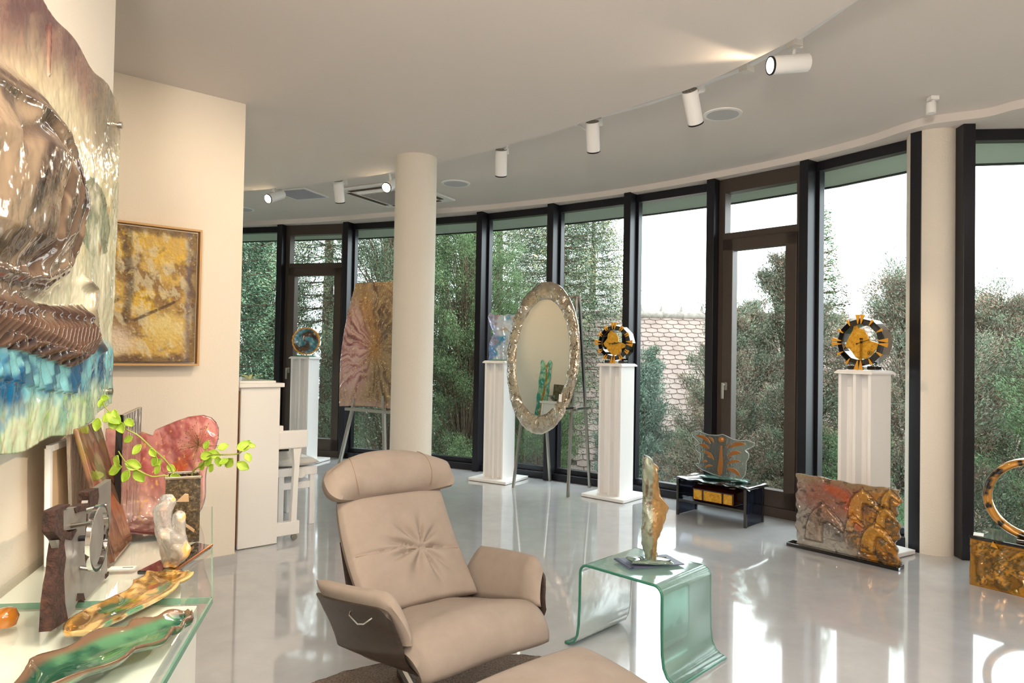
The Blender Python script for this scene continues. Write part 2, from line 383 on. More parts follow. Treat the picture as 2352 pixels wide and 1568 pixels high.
for i in range(len(MP) - 1):
    window(MP[i], MP[i + 1], i + 1, door=i in (2, 8), last=i == len(MP) - 2)
for i in range(len(MP2) - 1):
    window(MP2[i], MP2[i + 1], len(MP) + i, last=i == 1)
# eaves outside
ea = [(p + outward(MP[max(i - 1, 0)], MP[min(i + 1, len(MP) - 1)])*.62) for i, p in enumerate(MP)] + [Vector((3.4, 5.15, 0)), Vector((4.3, 4.98, 0)), Vector((5.4, 4.7, 0)), Vector((6.3, 4.3, 0))]
inn = [Vector((p[0], p[1], 0)) for p in edge_out[1:]]
e = MB(); nE = len(ea)
inn = inn[:11] + [inn[11], inn[12], inn[13], inn[14]]
for i in range(nE - 1):
    v = [inn[i], inn[i + 1], ea[i + 1], ea[i]]
    lo = [(v[0].x, v[0].y, 2.885), (v[1].x, v[1].y, 2.885), (v[2].x, v[2].y, 2.80), (v[3].x, v[3].y, 2.80)]
    hi = [(p[0], p[1], p[2] + .12) for p in lo]
    e.add(lo + hi, [(0, 3, 2, 1), (4, 5, 6, 7), (0, 1, 5, 4), (1, 2, 6, 5), (2, 3, 7, 6), (3, 0, 4, 7)])
ro = struct(e.build('trim_2', mat('eaves_soffit', rgb(190, 200, 192), .6)), 'pale soffit of the eaves outside')
e = MB()
for i in range(nE - 1): e.bar(ea[i] + Vector((0, 0, 2.84)), ea[i + 1] + Vector((0, 0, 2.84)), .03, .1)
struct(e.build('trim_3', m_black), 'dark fascia along the eaves')

# ---------------------------------------------------------------- ceiling fittings
rail = [onz(*p, 2.925) for p in [(1970, -8), (1825, 93), (1715, 153), (1585, 205), (1480, 240)]]
rail = [rail[0] + (rail[0] - rail[1])*1.6] + rail + [Vector((.42, 4.72, 2.925)), Vector((-.05, 5.16, 2.925)), Vector((-.55, 5.56, 2.925)), Vector((-1.1, 5.96, 2.925)), Vector((-1.72, 6.30, 2.925)), Vector((-2.55, 6.66, 2.925))]
t = MB()
for i in range(len(rail) - 1): t.bar(rail[i] + Vector((0, 0, .008)), rail[i + 1] + Vector((0, 0, .008)), .036, .03)
tr = tag(t.build('track_rail', m_white, bevel=.003), 'white lighting track along the curved step of the ceiling', 'lighting track')
j = MB()
for i in (2, 3, 4): MB().box(rail[i] - Vector((0, 0, .008)), (.06, .06, .05), rz=math.atan2((rail[i+1]-rail[i-1]).y, (rail[i+1]-rail[i-1]).x)).build('joint', m_whitegl, tr, bevel=.003)
def make_spot():
    r = thing('track_spotlight', 'spot', 'spotlight')
    lb_ = MB().lathe([(.0445, -.1), (.0455, -.098), (.0455, .098), (.0435, .1)], 28).build('lamp_body', m_white, r, smooth=40)
    MB().lathe([(.0435, -.1005), (.043, -.097)], 28).build('back_cap', mat('perforated_grey', rgb(176, 170, 158), .6, noise=([(.45, rgb(120, 114, 104)), (.55, rgb(188, 182, 170))], 120, 1)), lb_)
    MB().lathe([(.046, .094), (.046, .103), (.039, .103), (.039, .094)], 28).build('rim', m_black, lb_, smooth=40)
    return r
SPROTO = make_spot(); sp_first = [True]
m_dark_lens = mat('unlit_lens', rgb(60, 58, 54), .2)
def spot(body, adir, fix, label, lit=None, aim=None):
    r = SPROTO if sp_first[0] else copy_tree(SPROTO); sp_first[0] = False
    r['label'] = label; r['group'] = 'spotlights on the curved track'
    a = Vector(adir).normalized(); q = a.to_track_quat('Z', 'Y'); r.rotation_mode = 'QUATERNION'
    r.location = body; r.rotation_quaternion = q
    MB().lathe([(.0392, .0995), (.0392, .1015)], 24).build('lens', m_glow if lit else m_dark_lens, r)
    inv = q.to_matrix().inverted(); f = inv @ (Vector(fix) - Vector(body))
    s = MB(); s.tube([f, f*.75, Vector((0, 0, f.z*.3))], .009, 8); M3 = inv
    s.box(f, (.05, .05, .03), M=M3); s.build('bracket', m_white, r)
    if lit:
        light('spotlight_beam', 'SPOT', Vector(body) + a*.115, Vector(aim) if aim else Vector(body) + a*2, lit[0], WARM, spot_size=R(lit[1]), spot_blend=.5, shadow_soft_size=.025)
    return r
def sp_at(px, py, h): return onz(px, py, h)
spot(onz(1812, 147, 2.80), (-.96, -.12, -.15), rail[2] + Vector((0.02, 0.03, -.02)), 'lit white track spotlight at upper right, nearest and largest of the row', (9, 56))
spot(onz(1591, 246, 2.77), (.34, .55, -.76), rail[4], 'white track spotlight seen from behind, just left of the right round speaker', (22, 44), (2.42, 4.7, 1.25))
spot(onz(1362, 314, 2.78), (.12, .55, -.83), Vector((.42, 4.72, 2.925)), 'white track spotlight seen from behind, above the oval mirror, third from the right', (24, 60), (.85, 6.4, 1.3))
spot(onz(1151, 374, 2.78), (.0, .5, -.86), Vector((-.05, 5.16, 2.925)), 'white track spotlight seen from behind, between the column and the oval mirror', (20, 60), (.0, 6.9, 1.3))
spot(onz(899, 424, 2.79), (-.25, -.75, -.42), Vector((-1.1, 5.92, 2.925)), 'lit white track spotlight half hidden by the round column', (14, 60))
spot(onz(779, 440, 2.79), (.0, .45, -.88), Vector((-1.72, 6.30, 2.925)), 'white track spotlight seen from behind, left of the air conditioner cassette', (14, 64), (-1.5, 7.2, 1.2))
spot(onz(632, 451, 2.80), (-.40, -.80, -.42), Vector((-2.35, 6.56, 2.925)), 'lit white track spotlight farthest left, by the ceiling grille', (14, 60))
r = thing('ceiling_spotlight', 'small white surface spotlight above the right column', 'spotlight', onz(2143, 222, OZ))
MB().box((0, 0, -.012), (.05, .05, .024)).build('mounting_plate', m_white, r, bevel=.002)
MB().tube([(0, 0, -.02), (0, 0, -.04)], .012).build('swivel', m_white, r)
MB().lathe([(.028, -.105), (.029, -.10), (.029, -.045), (.027, -.04)], 24, (-.012, 0, 0)).build('lamp_body', m_white, r, smooth=40)
def speaker(px, py, label, rr=.115):
    p = onz(px, py, OZ); r = thing('ceiling_speaker', label, 'speaker', p, group='round ceiling speakers')
    MB().lathe([(rr*1.22, 0), (rr*1.2, -.006), (rr, -.008), (rr, 0)], 40).build('rim', m_white, r, smooth=30)
    MB().lathe([(rr*.98, -.0005), (rr*.98, -.007)], 40).build('grille', mat('speaker_mesh', rgb(196, 196, 198), .7), r)
speaker(1660, 262, 'round white ceiling speaker right of the second spotlight from the right', .105)
speaker(1047, 421, 'round white ceiling speaker right of the column')
speaker(556, 480, 'round white ceiling speaker peeking past the painting wall')
g = onz(690, 444, OZ)
r = thing('ceiling_vent', 'square lilac grey ceiling grille at left', 'vent', (g.x, g.y, OZ), R(-20))
MB().box((0, 0, -.006), (.42, .42, .012)).build('frame', m_white, r, bevel=.003)
MB().box((0, 0, -.011), (.37, .37, .006)).build('grille', mat('lilac_grille', rgb(176, 174, 186), .6), r)
g = onz(905, 445, OZ)
r = thing('air_conditioner', 'white ceiling cassette air conditioner behind the column', 'air conditioner', (g.x + .02, g.y, OZ), R(-28))
MB().box((0, 0, -.012), (.9, .9, .024)).build('panel', m_white, r, bevel=.01)
MB().box((0, 0, -.03), (.56, .56, .02)).build('intake_frame', m_white, r, bevel=.008)
gb = MB()
for k in range(26): gb.box((-.24 + k*.0192, 0, -.042), (.010, .5, .006))
gb.build('intake_grille', mat('grille_grey', rgb(178, 174, 170), .6), r)
for ax in range(4):
    M = Matrix.Rotation(ax*PI/2, 3, 'Z'); c = M @ Vector((0, .36, -.024))
    MB().box(c, (.62, .055, .006), M=M).build('air_slot', mat('slot_dark', rgb(92, 72, 58), .6), r)

def ring(mb, prof, n, M=None, c=(0, 0, 0)):
    M = M or Matrix.Identity(3); k = len(prof)
    return mb.grid(lambda u, v: M @ Vector((prof[int(round(v*k)) % k][0]*math.cos(2*PI*u), prof[int(round(v*k)) % k][0]*math.sin(2*PI*u), prof[int(round(v*k)) % k][1])) + Vector(c), n, k, wrap=True)
FRONT = Matrix(((1, 0, 0), (0, 0, -1), (0, 1, 0)))       # local Z axis -> -Y

# ---------------------------------------------------------------- plinths with the pieces on them
PH = 1.238
def make_plinth():
    r = thing('plinth', 'p', 'plinth')
    s = .1175
    MB().box((0, .035, PH/2), (2*s, 2*s - .070, PH - .05)).build('shaft', m_white, r, bevel=.002)
    for x in (-s + .01, 0, s - .01): MB().box((x, -s + .0355, PH/2), (.022, .071, PH - .05)).build('fin', m_white, r, bevel=.0015)
    c = .137; v = [(a*q, b*q, z) for q, z in ((c, PH - .026), (c, PH - .016), (c - .017, PH)) for a, b in ((-1, -1), (1, -1), (1, 1), (-1, 1))]
    MB().add(v, [(3, 2, 1, 0), (8, 9, 10, 11)] + [(i*4 + k, i*4 + (k + 1) % 4, i*4 + 4 + (k + 1) % 4, i*4 + 4 + k) for i in (0, 1) for k in range(4)]).build('cap', m_white, r)
    MB().box((0, 0, .018), (.455, .455, .028)).build('base_plate', m_white, r, bevel=.004)
    MB().box((0, 0, .002), (.43, .43, .004)).build('foot_pad', m_black, r)
    return r
def face_cam(x, y, off): return -(math.atan2(x, y) + R(off))
PL = {}
pp = make_plinth()
for key, x, y, off, lab in (('disc', -2.44, 8.08, 32, 'white fluted plinth under the round blue glass disc, beside the piano'),
                            ('torso', -.115, 7.14, 32, 'white fluted plinth under the clear glass torso, left of the oval mirror'),
                            ('clock', .985, 6.38, 32, 'white fluted plinth under the clock, right of the oval mirror'),
                            ('bigclock', 2.44, 4.72, 32, 'white fluted plinth under the clock, beside the right column')):
    q = pp if key == 'disc' else copy_tree(pp)
    q.location = (x, y, 0); q.rotation_euler = (0, 0, face_cam(x, y, off)); q['label'] = lab; q['group'] = 'white fluted plinths'
    PL[key] = (x, y)

def make_clock(double, hands, label, x, y, off):
    r = thing('glass_clock', label, 'clock', (x, y, PH + .004), face_cam(x, y, off), group='black and gold glass clocks')
    ro, ri, cz = .166, .124, .187
    MB_ = MB(); ring(MB_, [(ro - .012, .062), (ro, .052), (ro + .004, -.05), (ro - .008, -.062), (ri - .002, -.062), (ri, .058)], 12, FRONT, (0, 0, cz))
    MB_.build('ring', m_blackgl, r, bevel=.003)
    f = MB()
    for sx in (-.07, .07): f.box((sx, .0, .012), (.055, .09, .024))
    f.build('foot', m_blackgl, r, bevel=.004)
    pts = [(480, 295), (500, 340), (560, 355), (600, 420), (640, 500), (720, 525), (755, 555), (740, 590), (690, 620), (670, 670), (610, 710), (590, 750), (560, 705), (530, 748), (470, 710), (430, 650), (390, 600), (345, 580), (350, 530), (390, 440), (430, 370), (445, 310)]
    K = .00055
    P = [((a - 545)*K*1.04, -.03, cz - (b - 520)*K) for a, b in pts]
    if double: P = [(p[0]*(1 if p[0] < 0 else .85) + .012*math.sin(p[2]*90), p[1], p[2]) for p in P]
    pl = MB().prism(P, (0, .016, 0)).build('gold_dial', m_gold, r, bevel=.002)
    for k in range(12):
        a = k*PI/6; big = k % 3 == 0; L = .066 if big else .046; w = .032 if big else .021
        for s in ((-1, 1) if (big or double) else (0,)):
            th = a + s*(.085 if big else .06); M = Matrix.Rotation(th, 3, 'Y')
            ro_ = .192 if big else .176
            tri = [M @ Vector(q) for q in ((-.002, 0, ro_ - L), (.002, 0, ro_ - L), (w*.62, 0, ro_ - .004), (-w*.3, 0, ro_))]
            MB().prism([(p.x, -.063, p.z + cz) for p in tri], (0, -.009, 0)).build('hour_marker', m_goldflat, r, bevel=.0012)
    for (x0, z0, x1, z1, w) in hands:
        h = MB().bar((x0, -.042, cz + z0), (x1, -.042, cz + z1), w, .003, up=(0, 1, 0)); h.lathe([(.006, -.002), (.006, .002)], 12, (x0, -.042, cz + z0), FRONT)
        h.build('hand', m_blackgl, pl)
    MB().lathe([(.007, -.004), (.007, .012)], 14, (0, -.036, cz), FRONT).build('hub', m_blackgl, pl)
    return r
x, y = PL['clock']
make_clock(True, [(-.048, -.006, .055, .004, .004), (-.02, -.01, .03, -.004, .005)], 'black and gold ring clock with paired markers, on the plinth by the oval mirror', x - .01, y, 24)
x, y = PL['bigclock']
ck = make_clock(False, [(-.005, .024, -.005, -.112, .003), (.006, .024, .006, -.112, .003), (-.03, -.01, .055, .018, .004)], 'black and gold ring clock with single markers, on the plinth by the right column', x - .005, y, 26)
lg = MB(); ring(lg, [(.0125, .001), (.0145, .001), (.0145, -.001), (.0125, -.001)], 24, FRONT, (.055, -.034, .187 - .072))
for p, q in (((-.006, -.007), (0, .009)), ((.006, -.007), (0, .009)), ((-.004, -.002), (.004, -.002))):
    lg.bar((.055 + p[0], -.034, .115 + p[1]), (.055 + q[0], -.034, .115 + q[1]), .0022, .002, up=(0, 1, 0))
tag(lg.build('emblem', m_blackgl, ck), 'dark letter A in a circle')

# round glass disc
x, y = PL['disc']
rt = thing('glass_disc', 'round swirled blue and brown glass disc with a golden rim on the far left plinth', 'glass sculpture', (x, y, PH), face_cam(x, y, 12))
def fn(X, Z, u, v):
    zc = Z - .172; r_ = np.hypot(X, zc)/.163; th = np.arctan2(zc, X)
    s = np.sin(th*2 + r_*5.2 + 1.2 + fbm(X*14, Z*14, 3, 3)*2.4); n = fbm(X*30, Z*30, 4, 9)
    c = mixc(nrgb(70, 150, 170), nrgb(92, 58, 34), ss(-.1, .35, s)); c = mixc(c, nrgb(196, 208, 200), ss(.62, .75, n)*.7)
    c = mixc(c, nrgb(28, 26, 24), ss(.55, .62, 1 - n)*.6)
    c = mixc(c, nrgb(236, 160, 30), ss(.86, .93, r_ + .05*(n - .5)))
    return .006*np.sin(th*2 + r_*9) + .01*n - .012*r_, c, 0*X
wv = lambda v: .163*np.sqrt(np.clip(1 - (2*v - 1)**2, .0004, 1))*(1 + .02*np.sin(v*40))
relief('disc', m_attr, rt, (0, 0, .012), (1, 0, 0), (0, 0, 1), (0, -1, 0), lambda v: -wv(v), wv, lambda u: .172 - .163 + 0*u, lambda u: .172 + .163 + 0*u, 60, 60, .018, fn)
MB().box((0, 0, .008), (.22, .1, .016)).build('glass_base', m_green_edge, rt, bevel=.004)

# clear glass torso
x, y = PL['torso']
rt = thing('glass_torso', 'clear bluish cast glass torso on the plinth left of the oval mirror', 'glass sculpture', (x + .02, y, PH), face_cam(x, y, 10))
ol = [(0, -.15), (.05, -.14), (.12, -.155), (.2, -.135), (.28, -.10), (.36, -.135), (.45, -.165), (.5, -.15)]
orr = [(0, .15), (.06, .15), (.14, .16), (.22, .14), (.3, .12), (.38, .15), (.45, .185), (.5, .18)]
H_ = .5
fl = lambda v: np.interp(v*H_, [a for a, b in ol], [b for a, b in ol]); fr_ = lambda v: np.interp(v*H_, [a for a, b in orr], [b for a, b in orr])
def fn(X, Z, u, v):
    n = fbm(X*16, Z*16, 4, 21); m_ = fbm(X*50, Z*50, 3, 4); b = np.sqrt(np.clip(1 - (2*u - 1)**2, 0, 1))
    c = mixc(nrgb(232, 240, 246), nrgb(110, 180, 215), ss(.56, .75, fbm(X*9, Z*9, 3, 5))); c = mixc(c, nrgb(196, 160, 110), ss(.6, .75, n)*.7); c = mixc(c, nrgb(150, 150, 225), ss(.7, 1.0, (1 - u) + .2*n)*.45)
    return .07*b + .06*(n - .5) + .016*(m_ - .5) - .03*np.exp(-((u - .5)/.06)**2), c, .45 + 0*X
relief('torso', m_attr_tr, rt, (0, 0, .008), (1, 0, 0), (0, 0, 1), (0, -1, 0), fl, fr_, lambda u: 0*u, lambda u: .44 + .06*np.abs(np.cos(u*PI)) - .02*np.sin(u*9), 70, 90, .02, fn)
MB().box((0, 0, .006), (.24, .14, .012)).build('glass_base', m_green_edge, rt, bevel=.003)

# ---------------------------------------------------------------- oval mirror on a steel easel
mp = Vector((.30, 6.56, 0)); myaw = R(-38)
es = thing('steel_easel', 'brushed steel easel that carries the oval mirror', 'easel', mp, myaw)
tilt = R(5)
MT = Matrix.Rotation(-tilt, 3, 'X')
def leg(p, q): MB().bar(p, q, .024, .024, up=(0, 1, 0)).build('leg', m_steel, es, bevel=.002)
leg((-.31, -.03, 0), (-.22, .17, 1.87)); leg((.33, -.03, 0), (.26, .17, 1.87)); leg((-.24, .50, 0), (-.2, .19, 1.87)); leg((.24, .50, 0), (.28, .19, 1.87))
MB().box((.02, .18, 1.87), (.56, .03, .03)).build('crossbar', m_steel, es, bevel=.002)
MB().box((.02, .055, .80), (.68, .03, .03)).build('crossbar', m_steel, es, bevel=.002)
MB().bar((.31, .06, .80), (.285, .41, .80), .02, .02).build('side_bar', m_steel, es)
for sx in (-.3, .31):
    MB().box((sx, -.005, .815), (.03, .12, .02)).build('support_peg', m_black, es, bevel=.002)
mr = thing('oval_mirror', 'large oval mirror in a rippled silvery glass frame on the steel easel', 'mirror', mp, myaw)
mc = Vector((0, -.015, 1.285)); ay, az = .425, .735
v = []; q = []; nu, nv = 150, 16; cols = []
for j in range(nv):
    for i in range(nu):
        a = 2*PI*i/nu; t = j/nv*2*PI
        lump = 1 + .10*math.sin(3*a + .6) + .06*math.sin(7*a + 2)
        wm = .056*lump + .012*math.cos(2*a)**2
        fold = .024*sum(math.exp(-((a - c + PI) % (2*PI) - PI)**2/.0035) for c in (.75, 1.0, 2.3, 3.2, 3.9, 4.3, 5.4, 6.0))
        n = float(fbm(math.cos(a)*9 + math.cos(t)*.9, math.sin(a)*9 + math.sin(t)*.9, 3, 5)) - .5
        rr = (1 + math.cos(t))*.5                       # 0 inner edge .. 1 outer edge
        A = .312 + (ay - .312)*rr*(.96 + .04*lump) + .012*n; B = .555 + (az - .555)*rr*(.97 + .03*lump) + .012*n
        zt = math.sin(t)*(.026 + fold) + .034*n*(1 if math.sin(t) > 0 else .2)
        p = MT @ Vector((A*math.cos(a), -zt, B*math.sin(a))); v.append(mc + p)
for j in range(nv):
    for i in range(nu): q.append((j*nu + i, j*nu + (i + 1) % nu, ((j + 1) % nv)*nu + (i + 1) % nu, ((j + 1) % nv)*nu + i))
m_mframe = mat('silvered_rippled_glass', rgb(196, 178, 156), .07, .9, coat=.6, noise=([(.3, rgb(176, 156, 132)), (.55, rgb(206, 194, 174)), (.75, rgb(226, 226, 220))], 9, 5), bump=(16, 2, .7, .03))
np_mesh('mirror_frame', [tuple(p) for p in v], q, m_mframe, mr)
mg = MB(); N_ = 72
rim = [mc + MT @ Vector((.325*math.cos(2*PI*k/N_), -.004, .568*math.sin(2*PI*k/N_))) for k in range(N_)]
mg.prism(rim, MT @ Vector((0, .008, 0))); mg.build('mirror_glass', mat('mirror_silver', rgb(224, 222, 212), .0, 1), mr)
mbk = MB(); rim = [mc + MT @ Vector((.38*math.cos(2*PI*k/N_), .006, .65*math.sin(2*PI*k/N_))) for k in range(N_)]
mbk.prism(rim, MT @ Vector((0, .016, 0))); mbk.build('backing', m_black, mr)
MB().box(mc + MT @ Vector((.27, -.045, -.38)), (.032, .002, .07), M=MT).build('price_tag', m_white, mr)

# ---------------------------------------------------------------- things the oval mirror shows
wf = -Wu*.22
def on_wallp(s, off, z): p = WC + wf + Wv*s + Wu*off; return Vector((p.x, p.y, z))
def fn(X, Z, u, v):
    n = fbm(X*22, Z*14, 4, 31); k = np.abs(u - .45 - .12*np.sin(v*6)); c = mixc(nrgb(150, 200, 160), nrgb(70, 160, 140), ss(.4, .6, n)); c = mixc(c, nrgb(176, 130, 40), ss(.14, .05, k + .2*(n - .5)))
    c = mixc(c, nrgb(226, 226, 206), ss(.6, .75, fbm(X*40, Z*40, 3, 8))*.7); return .01*n, c, 0*X
gp = relief('tall_glass_panel', m_attr, None, on_wallp(1.80, .022, .70), Wv, (0, 0, 1), Wu, lambda v: .005*np.sin(v*30), lambda v: .17 + .006*np.sin(v*25 + 2), lambda u: 0*u, lambda u: 1.0 + .04*np.sin(u*9), 30, 90, .020, fn)
tag(gp, 'tall green and gold glass panel on the wall seen in the oval mirror', 'wall art')
wa = math.atan2(Wv.y, Wv.x)
shf = thing('glass_shelf', 'small glass wall shelf above the piano seen in the oval mirror', 'shelf', on_wallp(1.48, .102, 1.20), wa)
MB().box((0, 0, 0), (.52, .20, .012)).build('board', m_green_edge, shf)
for x_ in (-.18, .18): MB().box((x_, .085, -.012), (.02, .03, .02)).build('bracket', m_steel, shf)
for k_, (s_, nm_) in enumerate(((1.62, 'left'), (1.38, 'right'))):
    q_ = thing('glass_plate', 'dark square glass plate on the wall shelf, the %s one in the oval mirror' % nm_, 'glass plate', on_wallp(s_, .06, 1.2065), wa, group='dark plates on the wall shelf')
    MB().box((0, 0, .09), (.18, .012, .18)).build('plate', mat('moss_glass', rgb(84, 78, 60), .15, noise=([(.35, rgb(58, 54, 42)), (.65, rgb(124, 118, 92))], 24, 4)), q_, bevel=.002)
    MB().box((0, 0, .004), (.12, .05, .008)).build('foot', m_blackgl, q_)
bw_ = thing('glass_bowl', 'dark green glass bowl on the piano lid, seen in the oval mirror', 'bowl', on_wallp(1.50, .36, 1.1015))
MB().lathe([(.02, 0), (.06, .006), (.11, .05), (.12, .085), (.112, .085), (.10, .05), (.05, .014)], 28).build('bowl', mat('bowl_glass', rgb(96, 112, 88), .08, trans=.4, noise=([(.4, rgb(70, 80, 60)), (.6, rgb(150, 160, 134))], 26, 3), coat=.8), bw_, smooth=60)

# ---------------------------------------------------------------- pink and gold panel on an easel behind the column
yw = R(32); ux = Vector((math.cos(yw), -math.sin(yw), 0)); nr = Vector((-math.sin(yw), -math.cos(yw), 0))
O = aty(777, 932, 7.3)
es2 = thing('easel', 'thin steel easel under the pink and gold glass panel, behind the column', 'easel', (O.x, O.y, 0), -yw)
def leg2(p, q): MB().bar(p, q, .03, .03, up=(0, 1, 0)).build('leg', m_steel, es2, bevel=.002)
leg2((.10, -.10, 0), (.42, .1, 1.75)); leg2((.78, -.10, 0), (.50, .1, 1.75)); leg2((.46, .55, 0), (.46, .13, 1.75))
MB().box((.46, -.03, O.z - .02), (.62, .05, .03)).build('ledge', m_steel, es2, bevel=.002)
MB().box((.46, .10, 1.76), (.2, .04, .05)).build('top_block', m_steel, es2, bevel=.002)
def fn(X, Z, u, v):
    cx, cz = .50, .62; dx = X - cx; dz = Z - cz; r_ = np.hypot(dx, dz*.8); th = np.arctan2(dz, dx)
    w = fbm(X*6, Z*6, 3, 2)*2; streak = fbm(th*13 + w*3.5 + r_*7, r_*4 + w*1.5, 4, 13); n = fbm(X*120, Z*120, 3, 17)
    c = mixc(nrgb(158, 132, 96), nrgb(118, 92, 66), ss(.42, .66, streak))
    pk = ss(.36, .12, np.hypot((X - .20)*1.05, (Z - .58)*.5)) ; c = mixc(c, mixc(nrgb(216, 176, 170), nrgb(166, 106, 108), ss(.36, .72, streak)), pk*1.0)
    c = mixc(c, nrgb(206, 170, 160), ss(.12, .0, Z)*.7)
    gl = ss(.14, .02, np.abs(X - .40 - .12*np.sin(Z*3)))*ss(.4, .6, Z)*ss(1.3, 1.0, Z); c = mixc(c, nrgb(176, 124, 58), gl*.6)
    c = mixc(c, nrgb(250, 214, 150), ss(.70, .76, n)*.9); c = mixc(c, nrgb(70, 44, 30), ss(.66, .76, streak)*.6)
    d = .02*streak - .05*np.exp(-((X - .48)**2 + (Z - .75)**2)/.02) + .025*pk + .006*n
    return d, c, .35 + 0*X
pa = thing('glass_relief_panel', 'pink and gold glass relief panel on an easel, half behind the column', 'wall art', O)
relief('panel', m_attr, pa, (0, 0, 0), ux, (0, 0, 1), nr, lambda v: .03 + .19*v**1.3 - .03*np.sin(v*PI), lambda v: .95 - .16*v, lambda u: .02*np.sin(u*PI), lambda u: 1.30 + 0*u, 130, 160, .02, fn)

# ---------------------------------------------------------------- white piano and stool
A_ = WC + Vector((-.10, .255, 0))
pn = thing('piano', 'white upright piano end on beside the painting wall', 'piano', A_, math.atan2(Wu.y, Wu.x))   # local x = towards the keys, y = along the piano
Lp = 1.38
MB().box((.145, Lp/2, .56), (.25, Lp - .052, 1.0)).build('case', m_whitegl, pn, bevel=.004)
for yy in (.0, Lp): MB().box((.145, yy + (.0125 if yy == 0 else -.0125), .53), (.262, .025, 1.05)).build('side_panel', m_whitegl, pn, bevel=.004)
MB().box((.008, Lp/2, .53), (.022, Lp - .04, 1.0)).build('back_panel', mat('brown_back', rgb(120, 74, 36), .6, noise=([(.3, rgb(96, 56, 26)), (.7, rgb(134, 84, 42))], 7, 4, (8, 1, 1))), pn)
MB().box((.145, Lp/2, 1.07), (.30, Lp + .05, .028)).build('lid', m_whitegl, pn, bevel=.004)
MB().box((.12, Lp/2, 1.092), (.24, Lp + .02, .016)).build('lid_step', m_whitegl, pn, bevel=.003)
for yy in (.02, Lp - .02): MB().box((.375, yy, .695), (.21, .04, .125)).build('key_cheek', m_whitegl, pn, bevel=.012, seg=3)
MB().box((.37, Lp/2, .655), (.19, Lp - .08, .05)).build('key_bed', m_whitegl, pn, bevel=.003)
kb = MB()
for k in range(52): kb.box((.37, .06 + k*(Lp - .12)/51, .688), (.15, (Lp - .12)/51 - .0015, .018))
kb.build('white_keys', m_white, pn)
kb = MB()
for k in range(51):
    if k % 7 not in (2, 6): kb.box((.335, .06 + (k + .5)*(Lp - .12)/51, .702), (.09, .011, .014))
kb.build('black_keys', m_blackgl, pn)
MB().box((.30, Lp/2, .74), (.03, Lp - .06, .1)).build('fall_board', m_whitegl, pn, bevel=.004)
for yy in (.03, Lp - .03):
    prof = [(.38, .632), (.44, .632), (.43, .56), (.42, .4), (.415, .13), (.375, .13), (.385, .4), (.39, .52)]
    MB().prism([(a, yy - .02, z) for a, z in prof], (0, .04, 0)).build('leg', m_whitegl, pn, bevel=.003)
    tb_ = MB().box((.35, yy, .09), (.17, .045, .09)).build('toe_block', m_whitegl, pn, bevel=.004)
    w_ = MB(); w_.lathe([(.021, -.011), (.023, 0), (.021, .011)], 18, (.405, yy, .023), Matrix.Rotation(PI/2, 3, 'X')); w_.box((.40, yy, .042), (.03, .03, .012)); w_.build('caster', m_steel, tb_)
st = thing('piano_stool', 'white padded piano stool tucked behind the piano leg', 'stool', A_ + Wu*.57 + Wv*.62, math.atan2(Wu.y, Wu.x))
MB().cushion(lambda u, v: (-.16 + .32*u, -.27 + .54*v, .47), lambda u, v: .035*min(1, (max(0, 16*u*(1-u)*v*(1-v)))**.25 if True else 0), 14, 18).build('seat', m_whitegl, st, smooth=50)
MB().box((0, 0, .405), (.30, .50, .06)).build('seat_frame', m_white, st, bevel=.004)
for a in (-.12, .12):
    for b in (-.22, .22): MB().box((a, b, .19), (.04, .04, .38)).build('leg', m_white, st, bevel=.003)
MB().box((0, 0, .30), (.26, .46, .05)).build('apron', m_white, st, bevel=.003)
MB().lathe([(.034, -.012), (.036, 0), (.034, .014)], 20, (0, -.29, .40), Matrix.Rotation(PI/2, 3, 'X')).build('height_knob', m_whitegl, st, smooth=40)
fl_ = thing('plant_sprig', 'pale leaf of a small plant lying on the piano lid', 'plant', A_ + Wu*.10 + Wv*.10 + Vector((0, 0, 1.10)))
for k in range(4):
    a = k*1.4 + .3
    MB().cushion(lambda u, v: (math.cos(a)*.09*v - math.sin(a)*.02*(u - .5)*math.sin(PI*min(v + .1, 1)), math.sin(a)*.09*v + math.cos(a)*.02*(u - .5)*math.sin(PI*min(v + .1, 1)), .006 + .03*math.sin(v*2.2)), lambda u, v: .001, 4, 8).build('leaf', mat('pale_leaf', rgb(190, 196, 140), .5), fl_, smooth=50)

